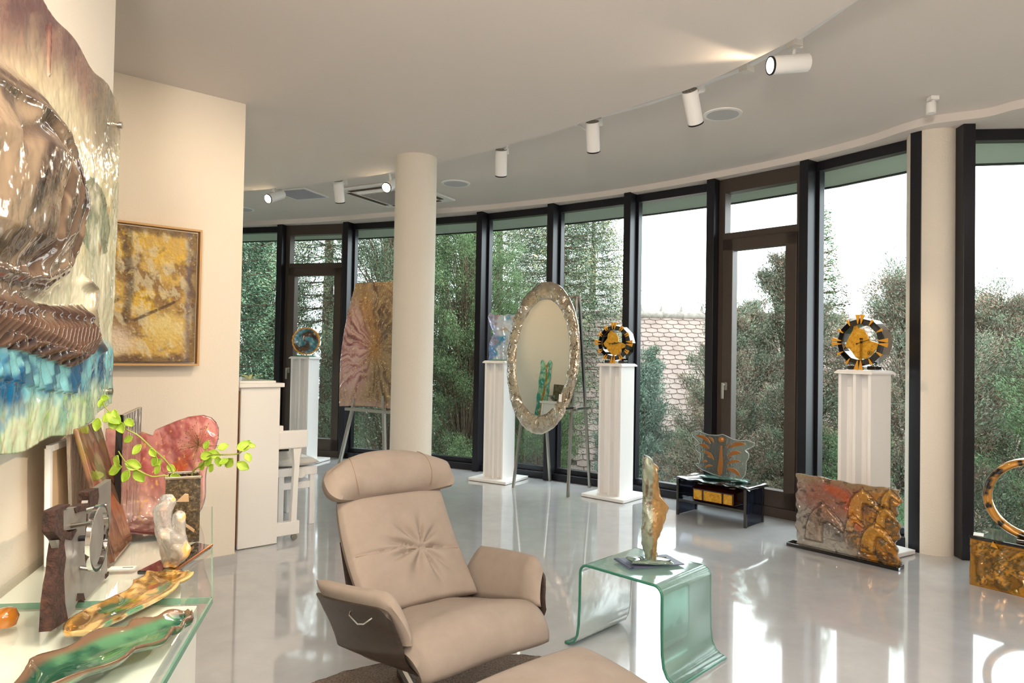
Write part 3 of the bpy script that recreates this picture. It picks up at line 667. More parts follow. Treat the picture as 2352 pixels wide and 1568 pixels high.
# ---------------------------------------------------------------- yellow painting on the inner wall
tR = .164*1.551; wd = .80
po = WC - Wu*(tR + wd) - Wv*.055
pt = thing('framed_painting', 'yellow and brown abstract painting in a thin wooden frame', 'painting', (po.x, po.y, 1.205))
def fn(X, Z, u, v):
    n = fbm(X*9, Z*9, 5, 41); s = fbm(X*30 + Z*12, Z*14 - X*9, 4, 42); g = fbm(X*70, Z*70, 3, 45); n2 = fbm(X*5, Z*6, 4, 57)
    c = mixc(nrgb(210, 174, 92), nrgb(150, 116, 70), ss(.46, .62, n)); c = mixc(c, nrgb(232, 190, 40), ss(.5, .62, n2)*ss(.35, .6, s)); c = mixc(c, nrgb(216, 206, 172), ss(.50, .62, s)*.65)
    c = mixc(c, nrgb(66, 46, 34), ss(.60, .76, fbm(X*22 + Z*9, Z*26 - X*12, 5, 48))*.4)
    stem_, _ = seg_dist(X, Z, [(.43, .80), (.42, .62), (.44, .45), (.42, .25)]); c = mixc(c, nrgb(70, 52, 44), ss(.035, .008, stem_ + .03*(s - .5))*.7)
    c = mixc(c, nrgb(226, 210, 190), ss(.16, .04, np.hypot(X - .36, (Z - .14)*1.1) + .1*(n - .5))*.8); c = mixc(c, nrgb(230, 206, 130), ss(.14, .03, np.hypot(X - .62, (Z - .22)) + .1*(n - .5))*.7)
    d1, _ = seg_dist(X, Z, [(.2, .24), (.38, .36)]); d2, _ = seg_dist(X, Z, [(.46, .25), (.66, .36)]); c = mixc(c, nrgb(74, 52, 38), ss(.012, .004, np.minimum(d1, d2))*.8)
    e = np.minimum(np.minimum(u, 1 - u), np.minimum(v, 1 - v)); c = mixc(c, nrgb(96, 76, 62), ss(.06, .02, e + .06*(s - .5))*.75); c = mixc(c, nrgb(84, 84, 108), ss(.90, .95, u)*ss(.975, .95, u)*.6)
    c = mixc(c, nrgb(240, 222, 150), ss(.70, .78, g)*.4)
    return .003*s + .003*g, c, 0*X
relief('canvas', m_attr_matte, pt, (0, 0, 0), Wu, (0, 0, 1), -Wv, lambda v: .022 + 0*v, lambda v: wd - .022 + 0*v, lambda u: .022 + 0*u, lambda u: .768 + 0*u, 240, 240, .03, fn)
m_frame = mat('pale_oak', rgb(206, 164, 112), .5)
fr = MB()
for (x0, x1, z0, z1) in ((0, wd, 0, .012), (0, wd, .778, .79), (0, .012, .012, .778), (wd - .012, wd, .012, .778)):
    c = Wu*((x0 + x1)/2) + Vector((0, 0, (z0 + z1)/2)); fr.box(c, (x1 - x0, .05, z1 - z0), rz=math.atan2(Wu.y, Wu.x))
fr.build('frame', m_frame, pt, bevel=.001)

# ---------------------------------------------------------------- recliner, footstool and rug
rug = MB(); RC = Vector((-.08, 2.03, 0)); RR = .925
def rg(u, v):
    a = 2*PI*u; r_ = RR*min(1, v/.93); z = .016 if v < .95 else .016*(1 - v)/.05
    return (RC.x + r_*math.cos(a)*(1 + .004*math.sin(a*37)), RC.y + r_*math.sin(a)*(1 + .004*math.sin(a*29)), max(z, .0005) + .004*math.sin(a*61 + v*77)*(v < .95) + .004)
rug.grid(rg, 160, 60, wrap=True)
tag(rug.build('round_rug', mat('rug_pile', rgb(150, 130, 114), .95, noise=([(.3, rgb(112, 94, 82)), (.5, rgb(156, 136, 120)), (.72, rgb(186, 166, 150))], 150, 3), bump=(260, 3, 1, .02)), smooth=60), 'round brown shaggy rug under the recliner', 'rug')

TH = R(40)
ch = thing('recliner_chair', 'taupe nubuck swivel recliner with a dark wooden shell', 'armchair', (-.25, 2.435, .016), TH)     # local -y = forward, x = sitter's left seen from the front
def sq(u, p=.5): return max(0.0, 4*u*(1 - u))**p
# seat
def seatS(u, v):
    x = (-1 + 2*u)*(.250 + .028*math.sin(PI*min(1, v*1.0)))
    if v < .72: t = v/.72; y = .25 - .46*t; z = .290 + .085*t - .02*math.sin(t*PI)
    else:
        t = (v - .72)/.28; y = -.21 - .095*math.sin(t*PI/2); z = .375 - .075*(1 - math.cos(t*PI/2))
    return (x, y, z + .010*math.cos(PI*(u - .5))**2)
MB().cushion(seatS, lambda u, v: (.072*sq(u, .24)*sq(v, .24), (.068 + .003*math.sin(u*19 + 3*v)*math.exp(-((v - .3)/.15)**2))*sq(u, .24)*sq(v, .24)), 40, 44).build('seat', m_leather, ch, smooth=80)
# back
def backS(u, v):  # v: bottom 0 .. top 1
    w = .232 + .018*v - .02*v*v; x = (-1 + 2*u)*w
    y = .09 + .27*v + .035*math.sin(v*PI)*1.0 ; z = .37 + .356*v
    y -= .028*(2*u - 1)**2                        # wraps forward at the sides
    return (x, y, z)
def backT(u, v):
    x = 2*u - 1; dv = v - (.42 + .10*(u - .5)); t = .055*sq(u, .3)*sq(v, .25)
    seam = -.012*math.exp(-(dv/.014)**2)
    ang = math.atan2(dv, x*.5 + .12); rr = math.hypot(dv, x*.5 + .12)
    fold = (.012 - .026*abs(math.sin(ang*4.5 + .5*math.sin(ang*3)))**4)*math.exp(-((rr - .17)/.15)**2)*sq(u, 1)*min(1, (rr/.07)**2)
    return (.05*sq(u, .3)*sq(v, .25), max(t + (seam + fold)*sq(u, .5)*sq(v, .5), 0))
BKo = MB().cushion(lambda u, v: backS(1 - u, v), backT, 90, 90); BKo = BKo.build('backrest', m_leather, ch, smooth=80)
sm = MB(); sm.tube([Vector(backS(u, .42 - .10*(u - .5))) + Vector(((2*u - 1)*.22, -.83, .55)).normalized()*(backT(1 - u, .42 - .10*(u - .5))[1] + .0015) for u in [.06 + .88*k/24 for k in range(25)]], .0016, 6)
sm.build('seam', m_seam, BKo, smooth=60)
# headrest
def headS(u, v):
    x = (-1 + 2*u); X = x*(.268 + .012*math.sin(v*PI))*(1 - .07*(2*v - 1)**4); y = .345 + .10*v - .075*abs(x)**2.4; z = .717 + .153*v - .02*x*x*v + .012*math.cos(x*1.5)*v - .018*x**4*v + .034*abs(x)**2.4*(1 - v)
    return (X, y, z)
def headT(u, v): t = .076*sq(u, .24)*sq(v, .45); return (t*.7, t)
HDo = MB().cushion(lambda u, v: headS(1 - u, v), headT, 50, 30).build('headrest', m_leather, ch, smooth=80)
for uu in (.2, .8):
    MB().tube([Vector(headS(uu, v)) + Vector((0, -.85, .5)).normalized()*(.076*sq(uu, .24)*sq(v, .45) + .0004) for v in [.06 + .9*k/16 for k in range(17)]], .0015, 6).build('seam', m_seam, HDo, smooth=60)
MB().box((0, .42, .72), (.16, .03, .18)).build('headrest_bracket', m_black, ch)
# arms: a padded fin that flares outwards, level on top and swept down to the front corner of the seat
def armP(a, b):                                   # a: back 0 .. front 1, b: bottom 0 .. top 1
    dr = max(0, (a - .84)/.16); top = .497 + .060*a - .045*dr**2.2; zb = .290 + .115*a
    y = (.24 - .50*a)*(1 - b) + (.215 - .435*a)*b
    x = .262 + .012*math.sin(a*PI) + (.095 - .050*a**1.5)*b**1.7
    return Vector((x, y, zb*(1 - b) + top*b))
def armT(u, v): k = min(1, sq(u, .5)*1.5)*max(0, 1 - v**7)**.5; return ((.030 + .006*v)*k*min(1, v*6)**.5, (.016 + .016*v)*k)
def shellP(u, v):
    p = armP(u, .84 - .84*min(v, .5)/.5); o_ = .026 + .006*math.sin(u*PI)
    if v <= .5: return Vector((p.x + o_*(.75 + .25*min(1, v*6)), p.y - .06*(1 - u)*(v/.5)**2, p.z - .014))
    t = (v - .5)/.5; x0 = p.x + o_
    return Vector((x0*math.cos(t*PI/2)**.7 if t < 1 else 0, p.y - .06*(1 - u) - t*.09*(1 - u) + t*.03*u, (p.z - .014)*(1 - math.sin(t*PI/2)**1.2) + .262*math.sin(t*PI/2)**1.2))
for s in (1, -1):
    T = (lambda u, v: armT(u, v) if s > 0 else armT(u, v)[::-1])
    MB().cushion(lambda u, v: Vector((s*armP(u, v).x, armP(u, v).y, armP(u, v).z)), T, 44, 34).build('arm_pad', m_leather, ch, smooth=80)
    MB().cushion(lambda u, v: Vector((s*shellP(u, v).x, shellP(u, v).y, shellP(u, v).z)), lambda u, v: .006*min(1, sq(u, .5)*9)*min(1, (1 - v)*30 + .3), 36, 44).build('side_shell', m_wood, ch, smooth=60)
    if s < 0:
        c = Vector((-.338, -.075, .458)); w_ = .052
        pts = [c + Vector((.03, w_, .016)), c + Vector((-.004, w_*1.05, .006)), c + Vector((-.016, w_*.8, -.008)), c + Vector((-.018, -w_*.4, -.016)), c + Vector((-.014, -w_*.95, -.008)), c + Vector((.012, -w_*1.15, .010))]
        tag(MB().tube([tuple(p) for p in pts], .0036, 8).build('recline_lever', m_chrome, ch, smooth=60), 'chrome wire recline lever')
MB().cushion(lambda u, v: (-.22 + .44*u, .20 + .12*v, .28 + .30*v), lambda u, v: .01*sq(u, .2)*sq(v, .2), 10, 10).build('back_shell', m_wood, ch, smooth=60)
MB().lathe([(.030, .02), (.030, .235), (.05, .24), (.05, .262)], 28, (-.06, -.04, 0)).build('pedestal', m_chrome, ch, smooth=40)
MB().lathe([(.05, .012), (.045, .04), (.031, .05)], 28, (-.06, -.04, 0)).build('hub', m_chrome, ch, smooth=40)
for k in range(4):
    a = R(57 - 40 + 66) + [0, R(66), PI, PI + R(66)][k] - R(12); d = Vector((math.cos(a), math.sin(a), 0)); p0 = Vector((-.06, -.04, 0))
    sd = Vector((-d.y, d.x, 0))
    lg = MB(); o = [p0 + d*.03 - sd*.016, p0 + d*.40 - sd*.022, p0 + d*.40 + sd*.022, p0 + d*.03 + sd*.016]
    lo = [Vector((p.x, p.y, .004 if i in (0, 3) else .006)) for i, p in enumerate(o)]; hi = [Vector((p.x, p.y, .052 if i in (0, 3) else .034)) for i, p in enumerate(o)]
    lg.add(lo + hi, [(3, 2, 1, 0), (4, 5, 6, 7)] + [(i, (i + 1) % 4, 4 + (i + 1) % 4, 4 + i) for i in range(4)])
    l = lg.build('leg', m_wood, ch, bevel=.003)
    MB().bar(p0 + d*.03 + Vector((0, 0, .053)), p0 + d*.395 + Vector((0, 0, .0365)), .016, .004).build('chrome_strip', m_chrome, l)

ot = thing('footstool', 'taupe nubuck footstool in front of the recliner, cut off by the frame', 'footstool', (.17, 1.86, .016), R(40))
def otS(u, v):
    x = (-1 + 2*u)*.235; y = (-1 + 2*v)*.19
    return (x, y, .345 + .035*(2*u - 1)**2*0 + .03*(2*v - 1)*.6)
MB().cushion(otS, lambda u, v: (.06*sq(u, .22)*sq(v, .26) + .008*math.exp(-((u-.5)**2 + (v - .5)**2)/.02)*-1*sq(u)*sq(v), .05*sq(u, .2)*sq(v, .2)), 40, 34).build('cushion', m_leather, ot, smooth=80)
MB().cushion(lambda u, v: (-.2 + .4*u, -.16 + .32*v, .285), lambda u, v: .012*sq(u, .2)*sq(v, .2), 12, 12).build('underside_shell', m_wood, ot, smooth=60)
MB().lathe([(.026, .02), (.026, .28)], 24).build('pedestal', m_chrome, ot, smooth=40)
for k in range(4):
    a = k*PI/2 + .5; MB().bar((.02*math.cos(a), .02*math.sin(a), .022), (.25*math.cos(a), .25*math.sin(a), .016), .04, .03).build('leg', m_wood, ot, bevel=.003)

# ---------------------------------------------------------------- bent glass side table with a sculpture on it
m_tglass = mat('sea_green_glass', rgb(192, 226, 216), .12, trans=.8, ior=1.45, bump=(9, 3, .08, .02))
tz = .385
L_ = onz(1342, 1291, tz); F_ = onz(1520, 1342, tz); R_ = onz(1622, 1299, tz)
e1 = (F_ - L_); e2 = (R_ - F_); sp = e1.length + .03; wdt = e2.length + .02; xd = e1.normalized(); yd = Vector((-xd.y, xd.x, 0))
tc_ = L_ + e1*.5 + e2*.5; tb = thing('glass_side_table', 'bent sea green glass side table right of the armchair', 'side table', (tc_.x, tc_.y, 0), math.atan2(xd.y, xd.x))
prof = []
h_ = sp/2
for s in (-1, 1):
    seg = [(s*(h_ + .075), .010), (s*(h_ + .05), .013), (s*(h_ + .025), .028), (s*(h_ + .008), .06), (s*h_, .11), (s*(h_ - .003), .2), (s*(h_ - .004), .30), (s*(h_ - .004), tz - .045)]
    for k in range(1, 6): a = k/5*PI/2; seg.append((s*(h_ - .004 - .038*(1 - math.cos(a))), tz - .045 + .038*math.sin(a)))
    prof.append(seg)
path = prof[0] + prof[1][::-1]
tk = .011
def tprof():
    up = []; dn = []; n = len(path)
    for i in range(n):
        a = Vector(path[max(i - 1, 0)]); b = Vector(path[min(i + 1, n - 1)]); d = (b - a).normalized(); nn = Vector((-d.y, d.x))
        up.append(Vector(path[i]) + nn*tk/2); dn.append(Vector(path[i]) - nn*tk/2)
    return up, dn
up, dn = tprof(); g = MB(); n = len(path); NY = 8
for sidepts, flip in ((up, 0), (dn, 1)):
    g.add([(p[0], -wdt/2 + wdt*j/NY, p[1]) for j in range(NY + 1) for p in sidepts], [((j*n + i, j*n + i + 1, (j + 1)*n + i + 1, (j + 1)*n + i)) for j in range(NY) for i in range(n - 1)])
gs_ = g.build('glass_sheet', m_tglass, tb, smooth=60)
for y_ in (-1, 1):
    g = MB(); o = y_*(wdt/2 + .003)
    pts = [((up[i] + dn[i])/2) for i in range(n)]
    g.tube([(p[0], o, p[1]) for p in pts], tk*.56, 8); g.build('polished_edge', mat('edge_green', rgb(84, 166, 140), .06, trans=.55, coat=.5), gs_, smooth=60)
for (i0, x_) in ((0, -1), (n - 1, 1)):
    g = MB(); p = (up[i0] + dn[i0])/2; g.tube([(p[0], -wdt/2, p[1]), (p[0], wdt/2, p[1])], tk*.56, 8); g.build('foot_edge', D.materials['edge_green'], gs_, smooth=60)
tt = tz + tk/2 + .0005
fo = onz(1490, 1291, tt); fd = thing('dark_folder', 'flat blue grey folder under the glass sculpture', 'folder', (fo.x, fo.y, tt), R(18))
m_fold = mat('folder_blue_grey', rgb(92, 98, 122), .45)
MB().box((0, 0, .003), (.27, .15, .004)).build('cover', m_fold, fd, bevel=.001)
MB().box((-.122, 0, .0055), (.018, .15, .003)).build('spine', mat('folder_dark', rgb(52, 58, 84), .5), fd)
sb = onz(1492, 1296, tt); sc = thing('glass_figure', 'tall rough green and gold glass figure on the bent glass table', 'glass sculpture', (sb.x, sb.y, tt + .0055))
MB().cushion(lambda u, v: (-.09 + .18*u + .01*math.sin(v*6), (-.05 + .10*v)*(1 - .25*math.sin(u*PI)*(v > .5)), .013), lambda u, v: .013*sq(u, .35)*sq(v, .35), 30, 24).build('glass_base', mat('mirror_glass_base', rgb(176, 200, 190), .03, .75, coat=1), sc, smooth=70)
PX = 2.93/1568/2.914; rows = []
ky = [(785, 562, 628), (740, 556, 634), (700, 546, 634), (650, 542, 636), (600, 541, 648), (560, 540, 668), (500, 540, 690), (460, 540, 700), (425, 541, 710), (390, 543, 690), (350, 545, 664), (310, 545, 656), (260, 543, 642), (220, 540, 642), (180, 537, 646), (150, 535, 642), (120, 536, 606), (95, 538, 594), (78, 545, 572)]
keys = [((790 - y)*PX + .012, ((a + b)/2 - 592)*PX, 0, (b - a)/2*PX, .036 + .012*math.sin(y*.013)) for y, a, b in ky]
def colr(V):
    n = fbm(V[:, 0]*40 + V[:, 1]*20, V[:, 2]*14, 4, 61); n2 = fbm(V[:, 0]*90, V[:, 2]*40 + V[:, 1]*70, 3, 62)
    c = mixc(nrgb(120, 132, 112), nrgb(176, 186, 166), n); c = mixc(c, nrgb(104, 78, 60), ss(.54, .66, n2)*.85); g_ = ss(.004, .022, V[:, 0] + .02*(n - .5) + .008); c = mixc(c, mixc(nrgb(150, 112, 66), nrgb(196, 158, 100), n2), g_)
    c = mixc(c, nrgb(70, 110, 96), ss(.06, .0, V[:, 2])*.6)
    return np.concatenate([c, (.1 + .35*g_)[:, None]], 1)
loft('figure', mat('rough_cast_glass', rough=.2, attr='metal', coat=.25, bump=(60, 4, .5, .006)), sc, interp_rows(keys, 110), 40, .012, 22, 63, colr)

# ---------------------------------------------------------------- low black glass bench
Bf = onz(1553, 1181, 0); Bq = onz(1713, 1213.5, 0); Br = onz(1764, 1201, 0)
e1 = Bq - Bf; e2 = Br - Bq; xd = e1.normalized(); bl = e1.length; bw = .31; cen = Bf + e1*.5 + Vector((-xd.y, xd.x, 0))*bw/2
bn = thing('glass_bench', 'low black smoked glass bench in front of the window door', 'bench', (cen.x, cen.y, 0), math.atan2(xd.y, xd.x))
m_smoke = mat('smoked_glass', rgb(60, 66, 84), .03, trans=.85, ior=1.3)
for sx in (-1, 1):
    MB().box((sx*(bl/2 - .008), 0, .145), (.010, bw - .04, .28)).build('end_panel', m_smoke, bn)
    for sy in (-1, 1): MB().box((sx*(bl/2 - .009), sy*(bw/2 - .011), .145), (.022, .022, .29)).build('leg', m_blackgl, bn, bevel=.002)
MB().box((0, 0, .125), (bl - .03, bw - .01, .012)).build('shelf', m_smoke, bn, bevel=.002)
MB().box((0, -bw/2 + .008, .125), (bl - .04, .014, .022)).build('shelf_rail', m_blackgl, bn, bevel=.002)
def topS(u, v): return (-bl/2 - .03 + (bl + .06)*u, -bw/2 - .02 + (bw + .04)*v + .006*math.sin(u*40), .302 + .004*math.sin(u*23)*math.sin(v*9) - .012*(max(0, abs(2*u - 1) - .93)/.07)**2)
MB().cushion(topS, lambda u, v: .012*min(1, sq(u, .3)*1.5)*min(1, sq(v, .3)*1.5), 60, 24).build('top', m_blackgl, bn, smooth=70)
bz = .318
gb = thing('gold_box', 'dark box with three gold panels on the shelf of the black bench', 'box', cen + Vector((0, 0, .131)), math.atan2(xd.y, xd.x))
for ch_ in (1,):
    m_db = mat('dark_red_lacquer', rgb(46, 14, 10), .12, coat=.8)
    bwid = .36; x0 = -.185; yf = -.12
    gbb = MB().box((0, .0, .055), (bwid, .22, .10)).build('body', m_db, gb, bevel=.002)
    MB().prism([(-.19, -.125, .105), (.19, -.125, .105), (.16, -.07, .135), (-.16, -.07, .135)], (0, .2, 0)).build('lid', m_db, gb, bevel=.002)
    for (a, b) in ((-.168, -.096), (-.078, .078), (.096, .168)):
        MB().box(((a + b)/2, -.112, .055), (b - a, .006, .078)).build('gold_panel', m_gold, gbb)
# winged glass figure
wf_ = thing('winged_glass_figure', 'clear glass winged figure with copper feathers on the black bench', 'glass sculpture', cen + Vector((0, 0, bz)) + xd*.02, math.atan2(xd.y, xd.x) + R(12))
K = 5.5/1568/6.533*1.05
def bq(a, b): return ((a - 530)*K, (750 - b)*K + .02)
ou = [(85, 150), (140, 122), (200, 120), (330, 158), (450, 158), (540, 138), (620, 170), (690, 200), (780, 205), (880, 192), (985, 225), (975, 262), (930, 295), (870, 330), (905, 380), (905, 440), (870, 500), (870, 600), (855, 690), (800, 760), (690, 772), (560, 752), (400, 722), (250, 675), (165, 630), (150, 600), (200, 585), (215, 520), (215, 440), (150, 395), (150, 330), (205, 295), (150, 240), (100, 200)]
def clear_glass(name, tint, bump): return mat(name, tint, .03, trans=.95, ior=1.38, coat=.6, bump=bump)
m_clear = clear_glass('clear_rippled_glass', rgb(232, 244, 240), (34, 4, .7, .012))
wg_ = MB().prism([(bq(a, b)[0], .012, bq(a, b)[1]) for a, b in ou], (0, -.024, 0)).build('wings', m_clear, wf_, bevel=.007, seg=3)
MB().tube([(bq(a, b)[0], -.006, bq(a, b)[1]) for a, b in ou + ou[:1]], .004, 6).build('rolled_rim', mat('rim_glass', rgb(214, 226, 224), .05, .3, trans=.3, coat=1), wg_, smooth=60)
m_copper = mat('copper_inlay', rgb(190, 126, 70), .3, .7)
fe = [((150, 175), (370, 285), 34), ((335, 185), (415, 270), 22), ((210, 310), (345, 360), 36), ((255, 395), (420, 515), 30), ((255, 552), (325, 548), 20), ((285, 635), (405, 600), 24), ((635, 320), (870, 250), 40), ((625, 430), (805, 378), 40), ((600, 565), (800, 497), 28), ((600, 615), (800, 712), 40), ((590, 330), (660, 250), 14), ((600, 470), (690, 440), 12), ((320, 465), (360, 490), 12)]
for p, q, w in fe:
    a = Vector(bq(*p)); b = Vector(bq(*q)); d = b - a; nn = Vector((-d.y, d.x)).normalized(); pts = []
    if nn.y < 0: nn = -nn
    for t in [k/10 for k in range(11)]: pts.append(a + d*t + nn*(d.length*.12*math.sin(t*PI) + w*K*.7*math.sin(t*PI)**.7))
    for t in [k/10 for k in range(9, 0, -1)]: pts.append(a + d*t + nn*(d.length*.12*math.sin(t*PI) - w*K*.7*math.sin(t*PI)**.7))
    MB().prism([(p_.x, -.012, p_.y) for p_ in pts], (0, -.007, 0)).build('copper_feather', m_copper, wf_)
hd = bq(525, 212); MB().lathe([(.001, .0), (.020, .003), (.024, .012), (.016, .02), (.001, .022)], 20, (hd[0], -.006, hd[1]), FRONT).build('copper_head', m_copper, wf_, smooth=50)
bd = [(510, 300), (535, 300), (540, 420), (550, 560), (540, 700), (490, 735), (470, 660), (490, 500), (500, 400)]
MB().prism([(bq(a, b)[0], -.010, bq(a, b)[1]) for a, b in bd], (0, -.010, 0)).build('copper_body', m_copper, wf_, bevel=.003)
MB().cushion(lambda u, v: (-.20 + .42*u, -.055 + .11*v, .012), lambda u, v: .012*sq(u, .3)*sq(v, .35), 30, 16).build('glass_base', mat('teal_glass', rgb(120, 176, 166), .05, trans=.6, coat=.6), wf_, smooth=70)

# ---------------------------------------------------------------- horses glass panel on the floor
a = onz(1806, 1252, 0); b = onz(2064, 1312, 0); xd = (b - a).normalized(); Lh = (b - a).length; nh = Vector((xd.y, -xd.x, 0))
hp = thing('horse_relief_panel', 'amber and grey glass relief of horses on a black foot, standing on the floor', 'glass panel', (a + b)/2, math.atan2(xd.y, xd.x))
MB().box((0, 0.045, .012), (Lh, .10, .024)).build('foot', m_blackgl, hp, bevel=.004)
def hd_(X, Z, cx, cz, s, fl=1):
    pl = [(-.17, -.17), (-.165, -.07), (-.14, .01), (-.10, .065), (-.06, .095), (-.045, .125), (-.025, .098), (.005, .085), (.045, .045), (.085, .005), (.115, -.03), (.12, -.055), (.105, -.07), (.085, -.065), (.06, -.045), (.03, -.03), (.0, -.012), (-.025, -.015), (-.04, -.05), (-.045, -.10), (-.04, -.17)]
    x = (X - cx)/s; z = (Z - cz)/s
    m_ = inside(x, z, pl); d, _ = seg_dist(x, z, pl + pl[:1]); return np.where(m_, .011*np.sqrt(np.minimum(d*s, .03)/.03), 0), d*s, m_
def fn(X, Z, u, v):
    n = fbm(X*10, Z*10, 4, 71); s = fbm(X*26 + 8*n, Z*26 - 8*n, 4, 72); g_ = fbm(X*60, Z*60, 3, 73)
    am = ss(.42, .75, u + .25*(n - .5) + .1*(v - .5))
    base = mixc(nrgb(158, 150, 140), nrgb(118, 110, 106), ss(.4, .6, s)); c = mixc(base, mixc(nrgb(176, 118, 34), nrgb(112, 88, 54), ss(.42, .62, s)), am)
    rd = ss(.30, .10, np.hypot((X - Lh*.33)*.9, (Z - .36)*1.5) + .12*(n - .5)); c = mixc(c, nrgb(150, 76, 44), rd*.7)
    rd2 = ss(.05, .01, seg_dist(X, Z, [(.22, .42), (.33, .38), (.37, .28), (.42, .20)])[0] + .03*(s - .5)); c = mixc(c, nrgb(190, 84, 34), rd2*.7)
    c = mixc(c, nrgb(150, 128, 96), ss(.85, 1, v + .1*(n - .5))*.8); c = mixc(c, nrgb(186, 184, 176), ss(.12, .02, Z + .05*(n - .5))*ss(.7, .4, u)*.8)
    d = .012*s + .006*g_
    for (cx, cz, sc_) in ((.47, .36, .74), (.55, .16, .74), (.60, .30, .5), (.22, .20, .95), (.62, .42, .42), (.40, .22, .42)):
        hh, dd, m_ = hd_(X, Z, cx, cz, sc_); d = d + .9*hh - .010*np.exp(-(dd/.007)**2); c = mixc(c, nrgb(222, 160, 40) if cx > .3 else nrgb(150, 116, 84), m_*.45*ss(.35, .6, s + .15)); c = mixc(c, nrgb(64, 46, 30), np.exp(-(dd/.004)**2)*.6)
    c = mixc(c, nrgb(60, 44, 32), ss(.66, .74, fbm(X*18, Z*34, 4, 76))*.7)
    return d, c, .2 + 0*X
relief('glass_panel', m_attr, hp, (-Lh/2 + .055, .04, .024), (1, 0, 0), (0, 0, 1), (0, -1, 0), lambda v: .006*np.sin(v*17) + .005*np.sin(v*43), lambda v: Lh - .075 + .012*np.sin(v*15 + 1) + .009*np.sin(v*39), lambda u: 0*u, lambda u: .48 + .004*np.sin(u*8) - .01*u + .003*np.sin(u*31), 190, 140, .02, fn)

# ---------------------------------------------------------------- gold glass chest with a ring sculpture at the right
C0 = onz(2229, 1341, 0); xd = Vector((.60, -.80, 0)); yd = Vector((.80, .60, 0)); Lc = .62; Wc = .30; cz = .268
cc = C0 + xd*Lc/2 + yd*Wc/2
gc = thing('gold_glass_chest', 'gold relief glass chest on the floor at the right edge', 'chest', (cc.x, cc.y, 0), math.atan2(xd.y, xd.x))
def fn(X, Z, u, v):
    n = fbm(X*9, Z*9, 4, 81); s = fbm(X*24 + 9*n, Z*24 + 9*n, 4, 82); c = mixc(nrgb(150, 104, 22), nrgb(92, 74, 24), ss(.4, .6, s)); c = mixc(c, nrgb(206, 146, 40), ss(.58, .72, s)); c = mixc(c, nrgb(104, 104, 50), ss(.6, .75, n)*.6)
    e = np.minimum(np.minimum(u, 1 - u), np.minimum(v, 1 - v)); c = mixc(c, nrgb(188, 130, 36), ss(.06, .03, e)*.7)
    sw = np.sin(np.hypot(X - .3, Z - .12)*60 + 7*n); return .008*s + .005*sw*ss(.02, .12, e), mixc(c, nrgb(66, 52, 22), ss(.75, 1, sw)*.5), .35 + 0*X
relief('front_panel', m_attr, gc, (-Lc/2, -Wc/2, 0), (1, 0, 0), (0, 0, 1), (0, -1, 0), lambda v: 0*v, lambda v: Lc + 0*v, lambda u: 0*u, lambda u: cz + 0*u, 110, 60, .012, fn)
relief('side_panel', m_attr, gc, (-Lc/2, Wc/2, 0), (0, -1, 0), (0, 0, 1), (-1, 0, 0), lambda v: 0*v, lambda v: Wc + 0*v, lambda u: 0*u, lambda u: cz + 0*u, 60, 60, .012, fn)
MB().box((.006, .006, cz/2), (Lc - .03, Wc - .03, cz - .004)).build('core', mat('dark_amber', rgb(88, 66, 20), .2), gc)
MB().box((0, .0, cz + .010), (Lc + .015, Wc + .02, .018)).build('black_top', m_blackgl, gc, bevel=.004)
MB().prism([(-.20, -.172, cz - .016), (-.165, -.172, cz - .022), (-.19, -.172, cz + .012)], (0, -.006, 0)).build('gold_triangle', m_goldflat, gc)
lbl = thing('paper_label', 'small white paper label lying on the gold chest', 'label', C0 + xd*.03 + yd*.03 + Vector((0, 0, cz + .0205)), math.atan2(xd.y, xd.x) + .3)
MB().box((0, .02, .001), (.05, .09, .002)).build('paper', mat('paper', rgb(236, 234, 226), .6), lbl)
MB().tube([(0.03, .06, .004), (.045, .085, .008), (.02, .1, .008)], .002, 6).build('clip', m_steel, lbl)
rs = thing('ring_sculpture', 'black and gold glass ring sculpture on the gold chest', 'glass sculpture', C0 + xd*.27 + yd*.14 + Vector((0, 0, cz + .020)), math.atan2(xd.y, xd.x) + R(14))
v = []; q = []; cols = []; nu, nv = 120, 18; ro, ri = .245, .195
for i in range(nu):
    for j in range(nv):
        a_ = 2*PI*i/nu; t = 2*PI*j/nv; rr = (ro + ri)/2 + (ro - ri)/2*math.cos(t); v.append((rr*math.cos(a_), .045*math.sin(t), ro - .006 + rr*math.sin(a_)*.97))
        q.append((i*nv + j, i*nv + (j + 1) % nv, ((i + 1) % nu)*nv + (j + 1) % nv, ((i + 1) % nu)*nv + j))
V = np.array(v); n_ = fbm(V[:, 0]*16 + V[:, 1]*9, V[:, 2]*16, 4, 91); g_ = ss(.44, .54, n_ + .14*(V[:, 1] < -.01)); c = mixc(nrgb(14, 12, 12), nrgb(212, 150, 62), g_)
for k in range(12):
    a_ = k*.52 + .3; dd = np.hypot(V[:, 0] - .22*math.cos(a_), V[:, 2] - (ro - .006 + .214*math.sin(a_))); c = mixc(c, nrgb(16, 13, 12), ss(.02, .015, dd))
np_mesh('ring', v, q, m_attr, rs, np.concatenate([c, (.4*g_)[:, None]], 1))
MB().box((0, 0, .004), (.16, .10, .012)).build('foot', m_blackgl, rs, bevel=.003)
